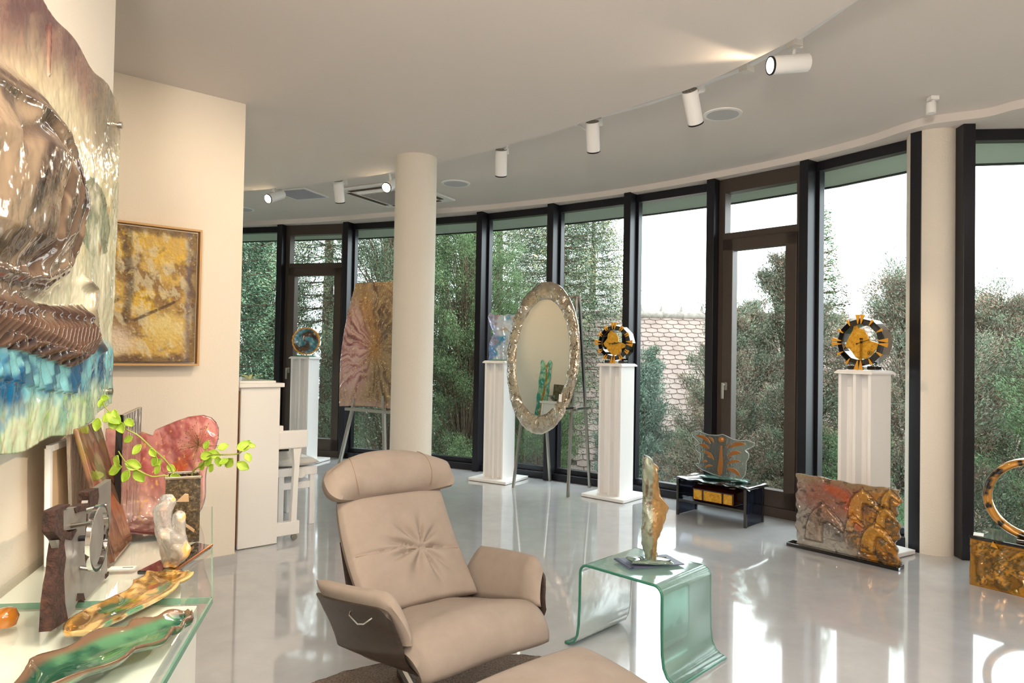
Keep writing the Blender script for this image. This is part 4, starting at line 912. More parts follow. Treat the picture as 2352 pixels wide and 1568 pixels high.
# floor plant beyond the right edge, only its leaf tips reach the picture
fp = thing('floor_plant', 'green leafy floor plant behind the ring sculpture at the right edge', 'plant', (3.52, 4.02, 0))
MB().lathe([(.13, 0), (.16, .02), (.19, .34), (.175, .34), (.15, .05)], 32).build('pot', mat('grey_pot', rgb(150, 148, 144), .6), fp, smooth=40)
MB().lathe([(.172, .30), (.01, .315)], 24).build('soil', mat('soil', rgb(60, 46, 36), .9), fp)
m_pl = mat('glossy_leaf', rgb(66, 122, 40), .35, noise=([(.3, rgb(48, 104, 30)), (.7, rgb(110, 160, 60))], 6, 2))
for k in range(9):
    a_ = 2.4*k; tip = Vector((.16*math.cos(a_), .16*math.sin(a_), .75 + .1*(k % 4)))
    MB().tube([(.03*math.cos(a_), .03*math.sin(a_), .3), tuple(tip*.6), tuple(tip)], .005, 6).build('stem', m_stem, fp)
    for w in range(4):
        b_ = a_ + (w - 1.5)*.9; base = tip*(1 - .10*w); d = Vector((math.cos(b_), math.sin(b_), .25 - .1*w)); sd = Vector((-math.sin(b_), math.cos(b_), 0)); Ll = .19
        MB().cushion(lambda u, v: base + d*Ll*v + sd*(u - .5)*.055*math.sin(PI*(v*.94 + .03))**.8 + Vector((0, 0, -.08*v*v)), lambda u, v: .0008, 4, 10).build('leaf', m_pl, fp, smooth=60)

def paint(o, fn):
    me = o.data; n = len(me.vertices); V = np.empty(n*3, np.float32); me.vertices.foreach_get('co', V); c = fn(V.reshape(-1, 3).astype(float))
    a = me.attributes.new('Col', 'FLOAT_COLOR', 'POINT'); a.data.foreach_set('color', np.asarray(c, np.float32).ravel()); return o
# ---------------------------------------------------------------- ship relief on the left wall
dS = Vector((.2785, -.9604, 0)); nS = Vector((.9604, .2785, 0)); P0 = Vector((-1.24, 2.126, 0))
sh = thing('ship_relief_panel', 'large glossy glass relief of a sailing ship on a blue sea on the left wall', 'wall art', P0)
sail = [(1.3, 1.74), (.95, 1.80), (.714, 1.827), (.589, 1.812), (.502, 1.781), (.435, 1.713), (.41, 1.652), (.453, 1.567), (.534, 1.482), (.683, 1.432), (.90, 1.425), (1.3, 1.42)]
sailp = sail
sin_ = [(.9, 1.70), (.71, 1.777), (.624, 1.756), (.643, 1.682), (.697, 1.603), (.713, 1.517), (.78, 1.454)]
sgr = [(.585, 1.767), (.553, 1.705), (.586, 1.616), (.667, 1.524)]
prow = [(.33, 1.475), (.274, 1.462), (.285, 1.404), (.243, 1.334), (.20, 1.295)]
hull = [(.95, 1.42), (.81, 1.418), (.68, 1.394), (.527, 1.398), (.324, 1.414), (.27, 1.36), (.235, 1.31), (.26, 1.285), (.487, 1.25), (.673, 1.28), (.95, 1.31)]
rock = [(.42, 1.60), (.39, 1.72), (.33, 1.757), (.246, 1.77), (.15, 1.735), (.10, 1.66), (.12, 1.58), (.25, 1.55)]
def fn(X, Z, u, v):
    S = -X; st = fbm(S*26, Z*5, 4, 101); n = fbm(S*9, Z*9, 5, 102); f_ = fbm(S*45, Z*45, 4, 103); sw = fbm(S*7 + Z*9, Z*3 - S*5, 4, 104)
    c = mixc(nrgb(230, 226, 200), nrgb(202, 200, 172), ss(.4, .65, st)); c = mixc(c, nrgb(216, 202, 150), ss(.5, .7, n)*.5)
    hl = np.interp(S, [0, .116, .315, .621, .839, 1.2], [1.985, 1.955, 1.90, 1.875, 1.80, 1.75]); up = ss(-.16, .05, Z - hl + .16*(sw - .5))
    c = mixc(c, nrgb(200, 178, 142), up*.65); up2 = ss(.0, .15, Z - hl + .14*(sw - .5))*ss(.05, .35, S); c = mixc(c, mixc(nrgb(92, 60, 60), nrgb(136, 104, 92), ss(.4, .65, sw)), up2); c = mixc(c, nrgb(98, 86, 72), ss(.14, .0, np.hypot((S - .17)*.9, Z - 1.97) - .06 + .16*(st - .5))*.75)
    c = mixc(c, nrgb(206, 130, 50), ss(.76, .82, fbm(S*16, Z*12, 3, 107))*.5)
    rk = inside(S, Z, rock)*ss(.30, .6, n + .35*(Z - 1.5)); c = mixc(c, mixc(nrgb(108, 122, 94), nrgb(74, 76, 60), ss(.4, .6, f_)), rk*.75)
    sea = ss(1.325, 1.285, Z + .04*(n - .5)); sf = ss(.38, .62, fbm(S*16, Z*11 + S*6, 4, 105)); c = mixc(c, mixc(nrgb(22, 96, 140), nrgb(120, 186, 194), sf), sea); c = mixc(c, nrgb(20, 76, 112), ss(.62, .72, fbm(S*20, Z*20, 4, 108))*sea*.8)
    low = ss(1.215, 1.155, Z + .09*(n - .5)); c = mixc(c, mixc(nrgb(188, 204, 172), nrgb(142, 176, 146), ss(.4, .66, st)), low); c = mixc(c, nrgb(44, 140, 186), ss(.62, .72, n)*low*ss(1.08, 1.16, Z)*.7)
    met = 0*S; d = .003*st + .0025*f_ + .006*n
    ins = inside(S, Z, sailp); ds, _ = seg_dist(S, Z, sail); di, _ = seg_dist(S, Z, sin_); dg, _ = seg_dist(S, Z, sgr)
    fs = np.where(ins, 1.0, 0)*ss(0, .02, ds)
    cs_ = mixc(nrgb(160, 138, 114), nrgb(72, 54, 46), ss(.40, .68, fbm(S*10 + Z*5, Z*6, 5, 109))); cs_ = mixc(cs_, nrgb(48, 34, 30), ss(.54, .64, fbm(S*9 - Z*3, Z*7 + S*5, 4, 119))*.7); c = mixc(c, cs_, fs); met = np.maximum(met, .22*fs)
    d = d + np.where(ins, np.minimum(ds, .10)*.50, 0) + .030*fs*fbm(S*7 + Z*4, Z*4, 3, 110)
    rim = np.exp(-(ds/.026)**2); c = mixc(c, mixc(nrgb(46, 28, 22), nrgb(96, 66, 48), f_), rim*.97); d = d + .030*rim*(1 + .35*(n - .5)); met = np.where(rim > .3, .12, met)
    for dd, k in ((di, .016), (dg, .010)):
        r_ = np.exp(-(dd/k)**2); c = mixc(c, nrgb(72, 50, 40), r_*.75*fs); d = d - .014*r_*fs
    hp_ = inside(S, Z, hull); dh, _ = seg_dist(S, Z, hull); fh = np.where(hp_, 1.0, 0)
    hc = mixc(nrgb(84, 60, 48), nrgb(150, 128, 106), ss(.45, .7, fbm(S*14, Z*30, 4, 111))); lowr = ss(1.372, 1.352, Z)
    ribs = .5 + .5*np.sin((S*1.0 + (Z - 1.35)*.45)*230); hc = mixc(hc, mixc(nrgb(44, 30, 26), nrgb(112, 82, 64), ribs), lowr*.9)
    bump_ = np.exp(-((Z - 1.384)/.016)**2)*(.5 + .5*np.sin(S*125)); hc = mixc(hc, nrgb(60, 40, 34), np.exp(-((Z - 1.384)/.02)**2)*.8)
    c = mixc(c, hc, fh); met = np.where(hp_, .25, met); d = d + np.where(hp_, np.minimum(dh, .05)*.7, 0) + fh*(.010*ribs*lowr + .018*bump_)
    dp, _ = seg_dist(S, Z, prow); rp = np.exp(-(dp/.012)**2); c = mixc(c, nrgb(96, 72, 52), rp*.8); d = d + .024*rp
    oar = inside(S, Z, [(.85, 1.33), (.50, 1.29), (.36, 1.28), (.40, 1.18), (.60, 1.20), (.85, 1.24)]); o_ = np.where(oar, .5 + .5*np.sin((S - (Z - 1.3)*.5)*190), 0)*ss(.25, .8, n + .2); c = mixc(c, nrgb(60, 60, 66), ss(.5, 1, o_)*.5); d = d + .012*o_
    d = d + sea*.014*fbm(S*22, Z*12, 3, 113)
    dr, _ = seg_dist(S, Z, [(.612, 2.03), (.611, 1.92)]); c = mixc(c, nrgb(90, 52, 46), np.exp(-(dr/.003)**2)); d = d + .006*np.exp(-(dr/.004)**2)
    return d, c, met
relief('relief', mat('ship_glass', rough=.12, attr='metal', coat=.7, spec=.5), sh, (0, 0, 0), -dS, (0, 0, 1), nS, lambda v: -1.25 + 0*v, lambda v: -.012 - .05*(1 - v)**2 - .035*ss(.86, 1, v) + .006*np.sin(v*22), lambda u: 1.083 + .006*np.sin(u*24) + .055*ss(.80, 1, u), lambda u: 2.085 - .03*u - .008*np.sin(u*26), 330, 270, .012, fn)
for s_, h_ in ((.055, 1.982), (.078, 1.17)):
    c = dS*s_ + Vector((0, 0, h_)); t = MB(); t.tube([c - nS*.085, c + nS*.012], .007, 12); t.tube([c + nS*.012, c + nS*.02], .010, 12); t.build('standoff_pin', m_steel, sh, smooth=40)

# ---------------------------------------------------------------- console of white backed glass along the wall
CZ = .75
K_ = onz(487, 1372, CZ); K2 = onz(487, 1163, CZ); Kn = onz(371, 1568, CZ); dn_ = (Kn - K_).normalized(); Kf = K_ + dn_*.95
m_backed = mat('white_backed_glass', rgb(232, 238, 230), .05, coat=1)
m_cbody = mat('console_white', rgb(236, 238, 230), .12, coat=.6)
m_clearp = pane_mat('pale_green_glass', (.965, .985, .97, 1), 1.4)
wl = [Vector((-.975, .55, 0)), Vector((-1.035, 1.1, 0)), Vector((-1.128, 1.46, 0)), Vector((-1.372, 2.31, 0))]
cn = thing('glass_console', 'long white glass console with green edges along the left wall', 'console table', K_*.0 + Vector((K_.x - .15, K_.y, 0)))
o_ = -cn.location
def P2(p): return (p.x + o_.x, p.y + o_.y)
near = [K_, Kf, wl[0], wl[1], wl[2]]; far = [K_ + Vector((-.005, .008, 0)), K2, wl[3] + Vector((0, .06, 0)), wl[3], wl[2] + Vector((-.002, .008, 0))]
MB().prism_z([P2(p) for p in near], CZ - .012, CZ).build('near_glass_top', m_clearp, cn)
MB().prism_z([P2(p) for p in far], CZ - .012, CZ).build('far_glass_top', m_clearp, cn)
ins_ = Vector((-.028, 0, 0)); ins2 = Vector((-.075, -.01, 0))
MB().prism_z([P2(p) for p in [K_ + ins_ + Vector((0, -.01, 0)), Kf + ins_, wl[0], wl[1], wl[2] + Vector((0, -.01, 0))]], 0.0, CZ - .014).build('near_body', m_cbody, cn, bevel=.002)
MB().prism_z([P2(p) for p in [K_ + ins2 + Vector((0, .02, 0)), K2 + ins2, wl[3] + Vector((.01, .03, 0)), wl[3] + Vector((.01, 0, 0)), wl[2] + Vector((.01, .02, 0))]], 0.0, CZ - .014).build('far_body', m_cbody, cn, bevel=.002)
for a, b in ((K_, Kf), (K_, K2), (K_ + Vector((0, 0, 0)), wl[2])):
    MB().bar((P2(a) + (CZ - .006,)), (P2(b) + (CZ - .006,)), .004, .0124).build('green_edge', m_green_edge, cn)
TZ = CZ + .0006

# gold and green boat dishes
def dish(px, hw, lift, th):
    sp_ = [onz(x, y, CZ) for x, y in px]; sp_ = [Vector(p) for p in interp_rows([tuple(p) for p in sp_], 30)]; hws = np.interp(np.linspace(0, 1, 30), np.linspace(0, 1, len(hw)), hw)
    def S(u, v):
        i = v*29; k = min(int(i), 28); f = i - k; p = sp_[k]*(1 - f) + sp_[k + 1]*f; d = (sp_[k + 1] - sp_[k]).normalized(); sd = Vector((d.y, -d.x, 0)); w = np.interp(v, np.linspace(0, 1, 30), hws); t = 2*u - 1
        e = max(0, abs(2*v - 1) - .75)/.25
        return p + sd*t*w*(1 + .10*math.sin(v*31 + t*2)) + Vector((0, 0, th + .003 + lift*(max(t*t, e*e))**1.3 + .003*math.sin(v*27 + t*4)*abs(t)))
    return S
S = dish([(176, 1478), (215, 1448), (262, 1420), (320, 1393), (360, 1362), (384, 1340), (393, 1332)], [.026, .046, .050, .048, .052, .056, .036], .016, .005)
gd = paint(MB().cushion(S, lambda u, v: .0055*sq(u, .2)*sq(v, .2) + .0005, 30, 70).build('boat_dish', m_attr, None, smooth=80), lambda V: (lambda n, s: np.concatenate([mixc(mixc(mixc(nrgb(206, 160, 84), nrgb(150, 112, 56), ss(.4, .62, s)), nrgb(206, 178, 118), ss(.5, .68, n)*.7), nrgb(60, 130, 96), ss(.60, .68, fbm(V[:, 0]*26, V[:, 1]*20, 3, 123))*.9), (.75*ss(.65, .45, n))[:, None]], 1))(fbm(V[:, 0]*30, V[:, 1]*12, 4, 121), fbm(V[:, 0]*60 + V[:, 1]*10, V[:, 1]*20, 4, 122)))
tag(gd, 'gold and green glass boat shaped dish on the console', 'dish')
S = dish([(434, 1440), (412, 1449), (370, 1467), (330, 1487), (240, 1525), (140, 1575), (60, 1625)], [.008, .030, .044, .056, .066, .060, .02], .026, .005)
gd = paint(MB().cushion(S, lambda u, v: .005*sq(u, .2)*sq(v, .2) + .0005, 30, 70).build('boat_dish', m_attr, None, smooth=80), lambda V: (lambda n, s: np.concatenate([mixc(mixc(nrgb(84, 136, 98), nrgb(26, 82, 60), ss(.40, .62, n)), nrgb(120, 92, 70), ss(.022, .030, V[:, 2] - CZ)), .25 + 0*n[:, None]], 1))(fbm(V[:, 0]*22, V[:, 1]*16, 4, 125), 0))
tag(gd, 'green glass boat dish with brown rim, nearest the camera on the console', 'dish')

# crystal figure on a black tile
tl = [onz(314, 1320, TZ), onz(450, 1252, TZ), onz(486, 1259, TZ), onz(398, 1322, TZ)]
ctr = sum(tl, Vector())/4
kt = thing('black_tile', 'black glass tile with a copper edge under the crystal figure', 'tile', ctr)
MB().prism([p - ctr for p in tl], (0, 0, .010)).build('tile', m_blackgl, kt, bevel=.003)
MB().tube([tl[3] - ctr + Vector((0, 0, .009)), tl[2] - ctr + Vector((0, 0, .009))], .004, 8).build('copper_edge', mat('copper_rim', rgb(178, 112, 64), .15, .8), kt)
kb_ = onz(396, 1300, TZ + .011)
kf = thing('crystal_figure', 'white and gold crystal glass figure with two prongs on the black tile', 'glass sculpture', kb_)
PXk = kb_.y/1568/5.81
def cr(keys, nm, sd):
    kk = [((1370 - y)*PXk, ((a + b)/2 - 500)*PXk, 0, (b - a)/2*PXk, (b - a)/2*PXk*.62) for y, a, b in keys]
    def colr(V):
        n = fbm(V[:, 0]*50, V[:, 2]*40, 4, sd); s = fbm(V[:, 0]*120, V[:, 2]*60, 3, sd + 3); g_ = ss(.5, .66, n + .9*(.05 - V[:, 2]))*ss(-.03, .01, V[:, 0] + .01)
        c = mixc(nrgb(232, 230, 226), nrgb(206, 186, 160), ss(.10, .0, V[:, 2])); c = mixc(c, nrgb(224, 160, 60), g_*.9); c = mixc(c, nrgb(255, 246, 226), ss(.62, .74, s)*.7)
        return np.concatenate([c, (.72*(1 - g_))[:, None]], 1)
    loft(nm, m_attr_tr, kf, interp_rows(kk, 60), 30, .010, 14, sd, colr)
cr([(1372, 400, 590), (1300, 385, 660), (1220, 372, 735), (1130, 350, 740), (1040, 322, 700), (960, 300, 660), (880, 288, 510), (800, 275, 495), (700, 250, 490), (600, 236, 505), (520, 316, 520), (450, 335, 490), (420, 360, 470)], 'figure', 131)
cr([(1060, 520, 690), (960, 500, 660), (860, 496, 652), (760, 497, 648), (690, 502, 642), (650, 530, 620), (632, 555, 590)], 'prong', 137)

# bronze glass vase, its trailing plant and a dry flower head
vb = onz(418, 1238, TZ); vs = thing('glass_vase', 'square bronze glass vase with trailing green stems on the console', 'vase', vb, R(25))
m_vase = mat('bronze_glass', rgb(92, 78, 58), .08, .25, trans=.25, coat=1, noise=([(.35, rgb(52, 42, 32)), (.55, rgb(104, 88, 64)), (.72, rgb(168, 148, 112))], 90, 4), bump=(140, 3, .7, .003))
w_, h_, t_ = .090, .185, .006
for c_, s_ in (((0, -w_/2 + t_/2, h_/2), (w_, t_, h_)), ((0, w_/2 - t_/2, h_/2), (w_, t_, h_)), ((-w_/2 + t_/2, 0, h_/2), (t_, w_ - 2*t_, h_)), ((w_/2 - t_/2, 0, h_/2), (t_, w_ - 2*t_, h_))):
    vw_ = MB().box(c_, s_).build('wall', m_vase, vs, bevel=.002); vw0 = vw_ if c_[1] < 0 else vw0
MB().box((0, 0, .004), (w_ - .002, w_ - .002, .008)).build('bottom', m_vase, vs)
rm = MB()
for c_, s_ in (((0, -w_/2, h_), (w_ + .006, .008, .008)), ((0, w_/2, h_), (w_ + .006, .008, .008)), ((-w_/2, 0, h_), (.008, w_, .008)), ((w_/2, 0, h_), (.008, w_, .008))): rm.box(c_, s_)
rm.build('rim', mat('bronze_rim', rgb(150, 136, 112), .1, .4, coat=1), vs, bevel=.002)
m_chip = mat('glass_chip', rgb(190, 160, 122), .08, .2, coat=1)
MB().prism([(-.018, -w_/2 - .003, .118), (.016, -w_/2 - .003, .116), (.014, -w_/2 - .003, .138), (.004, -w_/2 - .003, .140)], (0, .006, 0)).build('glass_chip', m_chip, vw0, bevel=.001)
MB().prism([(.004, -w_/2 - .003, .05), (.03, -w_/2 - .003, .028), (.033, -w_/2 - .003, .036), (.006, -w_/2 - .003, .058)], (0, .006, 0)).build('glass_chip', m_chip, vw0, bevel=.001)
y0 = vb.y
pl = thing('trailing_plant', 'bright green trailing stems growing out of the bronze vase', 'plant', vb + Vector((0, 0, .02)))
o_p = -(vb + Vector((0, 0, .02)))
def pt(x, y, dy=0): return aty(x, y, y0 + dy) + o_p
stems = [[(412, 1200, 0), (400, 1098, -.02), (385, 1062, -.03), (350, 1030, -.05), (318, 1000, -.06), (290, 985, -.07), (268, 962, -.09), (242, 935, -.11), (236, 922, -.12)],
         [(405, 1200, 0), (392, 1100, -.03), (350, 1094, -.06), (318, 1080, -.08), (290, 1062, -.1), (272, 1036, -.12)],
         [(430, 1200, 0), (440, 1093, 0), (462, 1068, -.02), (480, 1046, -.03), (510, 1044, -.05), (545, 1042, -.06), (560, 1032, -.07), (572, 1022, -.08)]]
def leaf(p, d, L_, w_, up=(0, -.5, .6)):
    d = d.normalized(); sd = d.cross(Vector(up)).normalized(); nn = sd.cross(d)
    MB().cushion(lambda u, v: p + d*L_*v + sd*(2*u - 1)*w_*math.sin(PI*(v*.96 + .02))**.75*(1 - .25*v) + nn*(-.10*L_*v*v + .25*w_*(2*u - 1)**2), lambda u, v: .0006, 6, 8).build('leaf', m_leaf, pl, smooth=60)
lr = random.Random(5)
leaves = [[(245, 948, 40, 75), (228, 935, -70, 50), (238, 968, -50, 55), (228, 960, 100, 60), (262, 940, 70, 40), (232, 915, -10, 40), (272, 968, 60, 60), (262, 985, -100, 50), (285, 968, 20, 45), (292, 960, 65, 45), (305, 1003, 150, 45), (325, 1022, 130, 55), (345, 1030, 60, 45), (360, 1048, 110, 50), (372, 1056, 150, 45), (384, 1068, 40, 45), (368, 1068, 120, 50)],
          [(272, 1046, 110, 60), (288, 1062, 20, 70), (280, 1072, 155, 75), (310, 1078, 60, 70), (298, 1080, 120, 60), (392, 1090, 40, 62)],
          [(462, 1050, -20, 60), (470, 1062, 130, 50), (478, 1040, 10, 60), (488, 1052, 140, 55), (500, 1030, -20, 50), (470, 1030, -60, 45), (490, 1066, 120, 45), (545, 1030, -20, 70), (535, 1052, 130, 60), (545, 1062, 30, 60), (525, 1056, 160, 45), (560, 1026, -50, 40), (565, 1040, 60, 45), (572, 1022, 10, 30), (500, 1048, 80, 50)]]
for si, s_ in enumerate(stems):
    pts = [pt(*q) for q in s_]; pts = [Vector(p) for p in interp_rows([tuple(p) for p in pts], 26)]
    MB().tube(pts, [.0022]*20 + [.0016]*6, 6).build('stem', m_stem, pl, smooth=60)
    for (lx, ly, ang, sz) in leaves[si]:
        best = min(range(len(s_)), key=lambda k: (s_[k][0] - lx)**2 + (s_[k][1] - ly)**2); p = pt(lx, ly, s_[best][2] + lr.uniform(-.012, .012))
        a_ = R(ang); d = Vector((math.cos(a_), lr.uniform(-.3, .3), -math.sin(a_)))
        leaf(p, d, sz*.5*y0/1568*.95, sz*.5*y0/1568*.40, (lr.uniform(-.3, .3), -1, .25 + lr.uniform(-.2, .4)))
al = thing('dried_allium', 'dried allium seed head on a thin stalk standing in the bronze vase', 'flower', vb + Vector((0, .0, .02)))
hc_ = aty(456, 1022, y0 + .03) + o_p
m_dry = mat('dry_stalk', rgb(140, 100, 70), .8)
MB().tube([(.02, .0, .005), (.02, .005, .16), tuple(hc_)], .0016, 6).build('stalk', m_dry, al)
sp_, sd_ = MB(), MB()
for k in range(90):
    d = Vector((lr.gauss(0, 1), lr.gauss(0, 1), lr.gauss(0, 1))).normalized(); e = hc_ + d*.062*lr.uniform(.8, 1.1)
    sp_.tube([hc_, e], .0005, 3); sd_.lathe([(.0005, -.0015), (.002, 0), (.0005, .0015)], 5, e)
sp_.build('spokes', m_dry, al); sd_.build('seeds', mat('dry_seed', rgb(120, 74, 48), .8), al)

# pink wave sheet
YP = 2.235; xk = lambda p: (p - 1176)/1568*YP
ps = thing('pink_wave_sheet', 'wavy pink glass sheet with gold streaks at the far end of the console', 'glass sculpture', (xk(255), YP, TZ))
tops = [(255, 985), (300, 975), (322, 990), (345, 998), (354, 1001), (358, 988), (368, 983), (395, 972), (420, 962), (440, 955), (468, 951), (486, 957), (497, 968), (505, 985)]
yt_ = lambda u: (1187 - np.interp(255 + u*248, [a for a, b in tops], [b for a, b in tops]))*YP/1568
def fn(X, Z, u, v):
    n = fbm(X*12, Z*12, 4, 141); s = fbm(X*30 + Z*20, Z*16 - X*20, 4, 142); g_ = fbm(X*110, Z*110, 2, 143)
    c = mixc(nrgb(206, 140, 134), nrgb(176, 96, 94), ss(.4, .62, s)); c = mixc(c, nrgb(222, 168, 160), ss(.5, .7, n)); k = seg_dist(X, Z, [(.20, .0), (.21, .12), (.26, .2), (.30, .28)])[0]
    c = mixc(c, nrgb(206, 92, 24), ss(.030, .008, k + .03*(s - .5))*.85*ss(.24, .16, Z)); c = mixc(c, nrgb(216, 188, 172), ss(.16, .0, Z)*.6); c = mixc(c, nrgb(240, 190, 110), ss(.74, .82, g_)*.8)
    c = mixc(c, nrgb(110, 52, 50), ss(.985, .997, v)*.6); return .012*np.sin(X*22 + Z*6) + .008*s, c, .15 + 0*X
relief('sheet', m_attr, ps, (0, 0, 0), (1, 0, 0), (0, 0, 1), (0, -1, 0), lambda v: 0*v, lambda v: xk(452 + 45*v**.7 + 8*math.sin(1)) - xk(255) + .008*np.sin(v*9), lambda u: 0*u, yt_, 110, 100, .006, fn)

# slate panel, brown panel
a = Vector((-1.105, 1.95, 0)); b = Vector((-1.188, 2.20, 0)); d = (b - a).normalized(); nn = Vector((d.y, -d.x, 0)); Ls = (b - a).length
sl = thing('slate_glass_panel', 'upright grey slate patterned glass panel with black edges on the console', 'glass sculpture', (a.x, a.y, TZ))
def fn(X, Z, u, v):
    s = fbm(X*60, Z*9, 4, 151); g_ = fbm(X*90, Z*60, 3, 152); band = ss(.22, .1, np.abs(u - .5)); c = mixc(nrgb(128, 116, 110), nrgb(158, 146, 136), ss(.4, .6, s)); c = mixc(c, nrgb(60, 52, 48), ss(.6, .68, g_)*ss(.95, .8, v)*.85); c = mixc(c, nrgb(176, 178, 190), band*ss(.5, .62, s)); return .003*s, c, 0*X
relief('panel', m_attr, sl, (0, 0, .012), d, (0, 0, 1), nn, lambda v: 0*v, lambda v: Ls + 0*v, lambda u: 0*u, lambda u: .345 + .004*u, 60, 80, .010, fn)
MB().bar((-d.x*.004 - nn.x*.007, -d.y*.004 - nn.y*.007, .0), (-d.x*.004 - nn.x*.007, -d.y*.004 - nn.y*.007, .36), .008, .018, up=tuple(nn)).build('black_edge', m_blackgl, sl, bevel=.002)
MB().cushion(lambda u, v: d*(.02 + (Ls - .04)*u) + nn*(-.03 + .15*v) + Vector((0, 0, .009 + .03*(1 - v)**3)), lambda u, v: .006*sq(u, .3)*sq(v, .3), 14, 14).build('curved_foot', m_blackgl, sl, smooth=60)
BL = Vector((-1.008, 1.757, TZ)); BR = Vector((-1.078, 1.967, TZ)); TL = Vector((-1.113, 1.757, 1.09))
ux = (BR - BL); Lb = ux.length; ux.normalize(); uz = (TL - BL); Hb = uz.length; uz.normalize(); nn = ux.cross(uz).normalized()
br = thing('brown_glass_panel', 'leaning brown agate patterned glass panel between the rusty clock and the slate panel', 'glass sculpture', BL)
def fn(X, Z, u, v):
    n = fbm(X*10 + Z*3, Z*6, 4, 161); s = fbm(X*30 + Z*9, Z*10, 4, 162); c = mixc(nrgb(126, 88, 62), nrgb(84, 60, 46), ss(.4, .62, s)); c = mixc(c, nrgb(138, 122, 52), ss(.45, .65, n)*ss(.2, .35, v)*ss(1, .8, v)*.9)
    c = mixc(c, nrgb(146, 136, 104), ss(1.0, .7, np.hypot((u - .45)/.22, (v - .64)/.16))); c = mixc(c, nrgb(84, 60, 56), ss(1, .6, np.hypot((u - .62)/.1, (v - .45)/.06))); c = mixc(c, nrgb(62, 44, 36), ss(1, .6, np.hypot((u - .5)/.2, (v - .22)/.12))*.7)
    c = mixc(c, nrgb(112, 66, 40), ss(.07, .05, v)*.7); return .002*s, c, 0*X
relief('panel', m_attr, br, (0, 0, .002), ux, uz, nn, lambda v: 0*v, lambda v: Lb + 0*v, lambda u: 0*u, lambda u: Hb + 0*u, 50, 90, .010, fn)
# sheets leaning on the wall below the ship panel
wn = nS; Wp = Vector((-1.38, 2.32, 0)) + wn*.05
def wp(x, y): return onpl(x, y, Wp, wn)
q = [wp(112, 1030), wp(172, 1008), wp(172, 1236), wp(112, 1255)]; q[2].z = q[3].z = TZ; c = sum(q, Vector())/4; c.z = TZ
fb = thing('beige_board', 'beige framed board leaning on the wall behind the console things', 'board', c)
MB().prism([p - c for p in q], -wn*.010).build('board', mat('beige_board', rgb(206, 180, 146), .6), fb)
f_ = MB(); f_.bar(q[0] - c, q[3] - c, .012, .016); f_.bar(q[0] - c, q[1] - c, .012, .016); f_.build('frame', m_white, fb)
Wp = Vector((-1.38, 2.32, 0)) + wn*.085
q = [wp(160, 990), wp(206, 975), wp(206, 1225), wp(170, 1240)]; q[2].z = q[3].z = TZ; c = sum(q, Vector())/4; c.z = TZ
tag(MB().prism(q, -wn*.008).build('rippled_glass_strip', mat('rippled_sheet', rgb(240, 232, 216), .08, trans=.75, ior=1.3, bump=(30, 3, .8, .01, (1, 1, .15))), None), 'clear rippled glass strip standing by the beige board', 'glass sheet')
# rusty clock
pa_ = Vector((-.872, 1.336, 0)); pd = -dS; pn_ = Vector((pd.y, -pd.x, 0))
def cp(x, y, off=0): return onpl(x, y, pa_ + pn_*off, pn_)
base = Vector((pa_.x, pa_.y, TZ))
rc = thing('rusty_clock', 'sculptural clock of grey steel plate with rusty edges and a chrome ring', 'clock', base)
plate = [(128, 1240), (146, 1238), (172, 1222), (176, 1214), (146, 1218), (146, 1172), (172, 1164), (200, 1160), (207, 1128), (222, 1122), (255, 1100), (255, 1190), (246, 1270), (246, 1326), (228, 1350), (216, 1368), (196, 1384), (193, 1364), (180, 1378), (173, 1392), (172, 1430), (160, 1449), (130, 1449), (135, 1380), (150, 1300)]
PP = [cp(*q) - base for q in plate]
for p in PP: p.z = max(p.z, 0)
MB().prism(PP, -pn_*.012).build('steel_plate', mat('grey_steel_plate', rgb(150, 146, 142), .45, .6, noise=([(.3, rgb(132, 128, 124)), (.7, rgb(164, 160, 156))], 8, 3)), rc)
m_rust = mat('rust', rgb(60, 40, 34), .9, noise=([(.3, rgb(38, 26, 23)), (.55, rgb(66, 44, 37)), (.75, rgb(88, 56, 42))], 60, 5), bump=(120, 4, 1, .006))
for pts in ([(117, 1449), (156, 1449), (150, 1385), (147, 1320), (152, 1280), (148, 1250), (150, 1236), (165, 1240), (178, 1216), (160, 1222), (146, 1216), (146, 1172), (162, 1160), (160, 1157), (126, 1172), (124, 1220), (140, 1240), (134, 1280), (132, 1310), (126, 1340), (121, 1380)],
            [(204, 1130), (226, 1120), (228, 1140), (222, 1170), (206, 1172)], [(172, 1166), (206, 1154), (206, 1168), (175, 1178)], [(180, 1362), (193, 1362), (194, 1386), (186, 1376), (177, 1380)], [(244, 1318), (251, 1312), (249, 1326), (243, 1332)]):
    P = [cp(x, y, .002) - base for x, y in pts]
    for p in P: p.z = max(p.z, 0)
    MB().prism(P, -pn_*.020).build('rusty_edge', m_rust, rc)
rcn = cp(224, 1234, .035) - base
def rp(r, t, off=0): return rcn + pd*(r*math.cos(t)) + Vector((0, 0, r*math.sin(t))) + pn_*off
g = MB(); NN = 60
for (r0, r1) in ((.0635, .069),):
    v = []
    for k in range(NN):
        t = 2*PI*k/NN; v += [rp(r0, t, -.0045), rp(r1, t, -.0045), rp(r1, t, .0045), rp(r0, t, .0045)]
    g.add(v, [(k*4 + a_, k*4 + (a_ + 1) % 4, ((k + 1) % NN)*4 + (a_ + 1) % 4, ((k + 1) % NN)*4 + a_) for k in range(NN) for a_ in range(4)])
g.build('chrome_ring', m_chrome, rc, smooth=40)
for t in (2.5, .9, 4.9): MB().tube([rp(.066, t, -.034), rp(.075, t, .004)], .0045, 10).build('peg', m_steel, rc, smooth=40)
for t, l_ in ((1.45, .05), (-1.7, .03)): MB().bar(rp(0, 0, -.022), rp(l_, t, -.022), .004, .002, up=tuple(pn_)).build('hand', m_rust, rc)
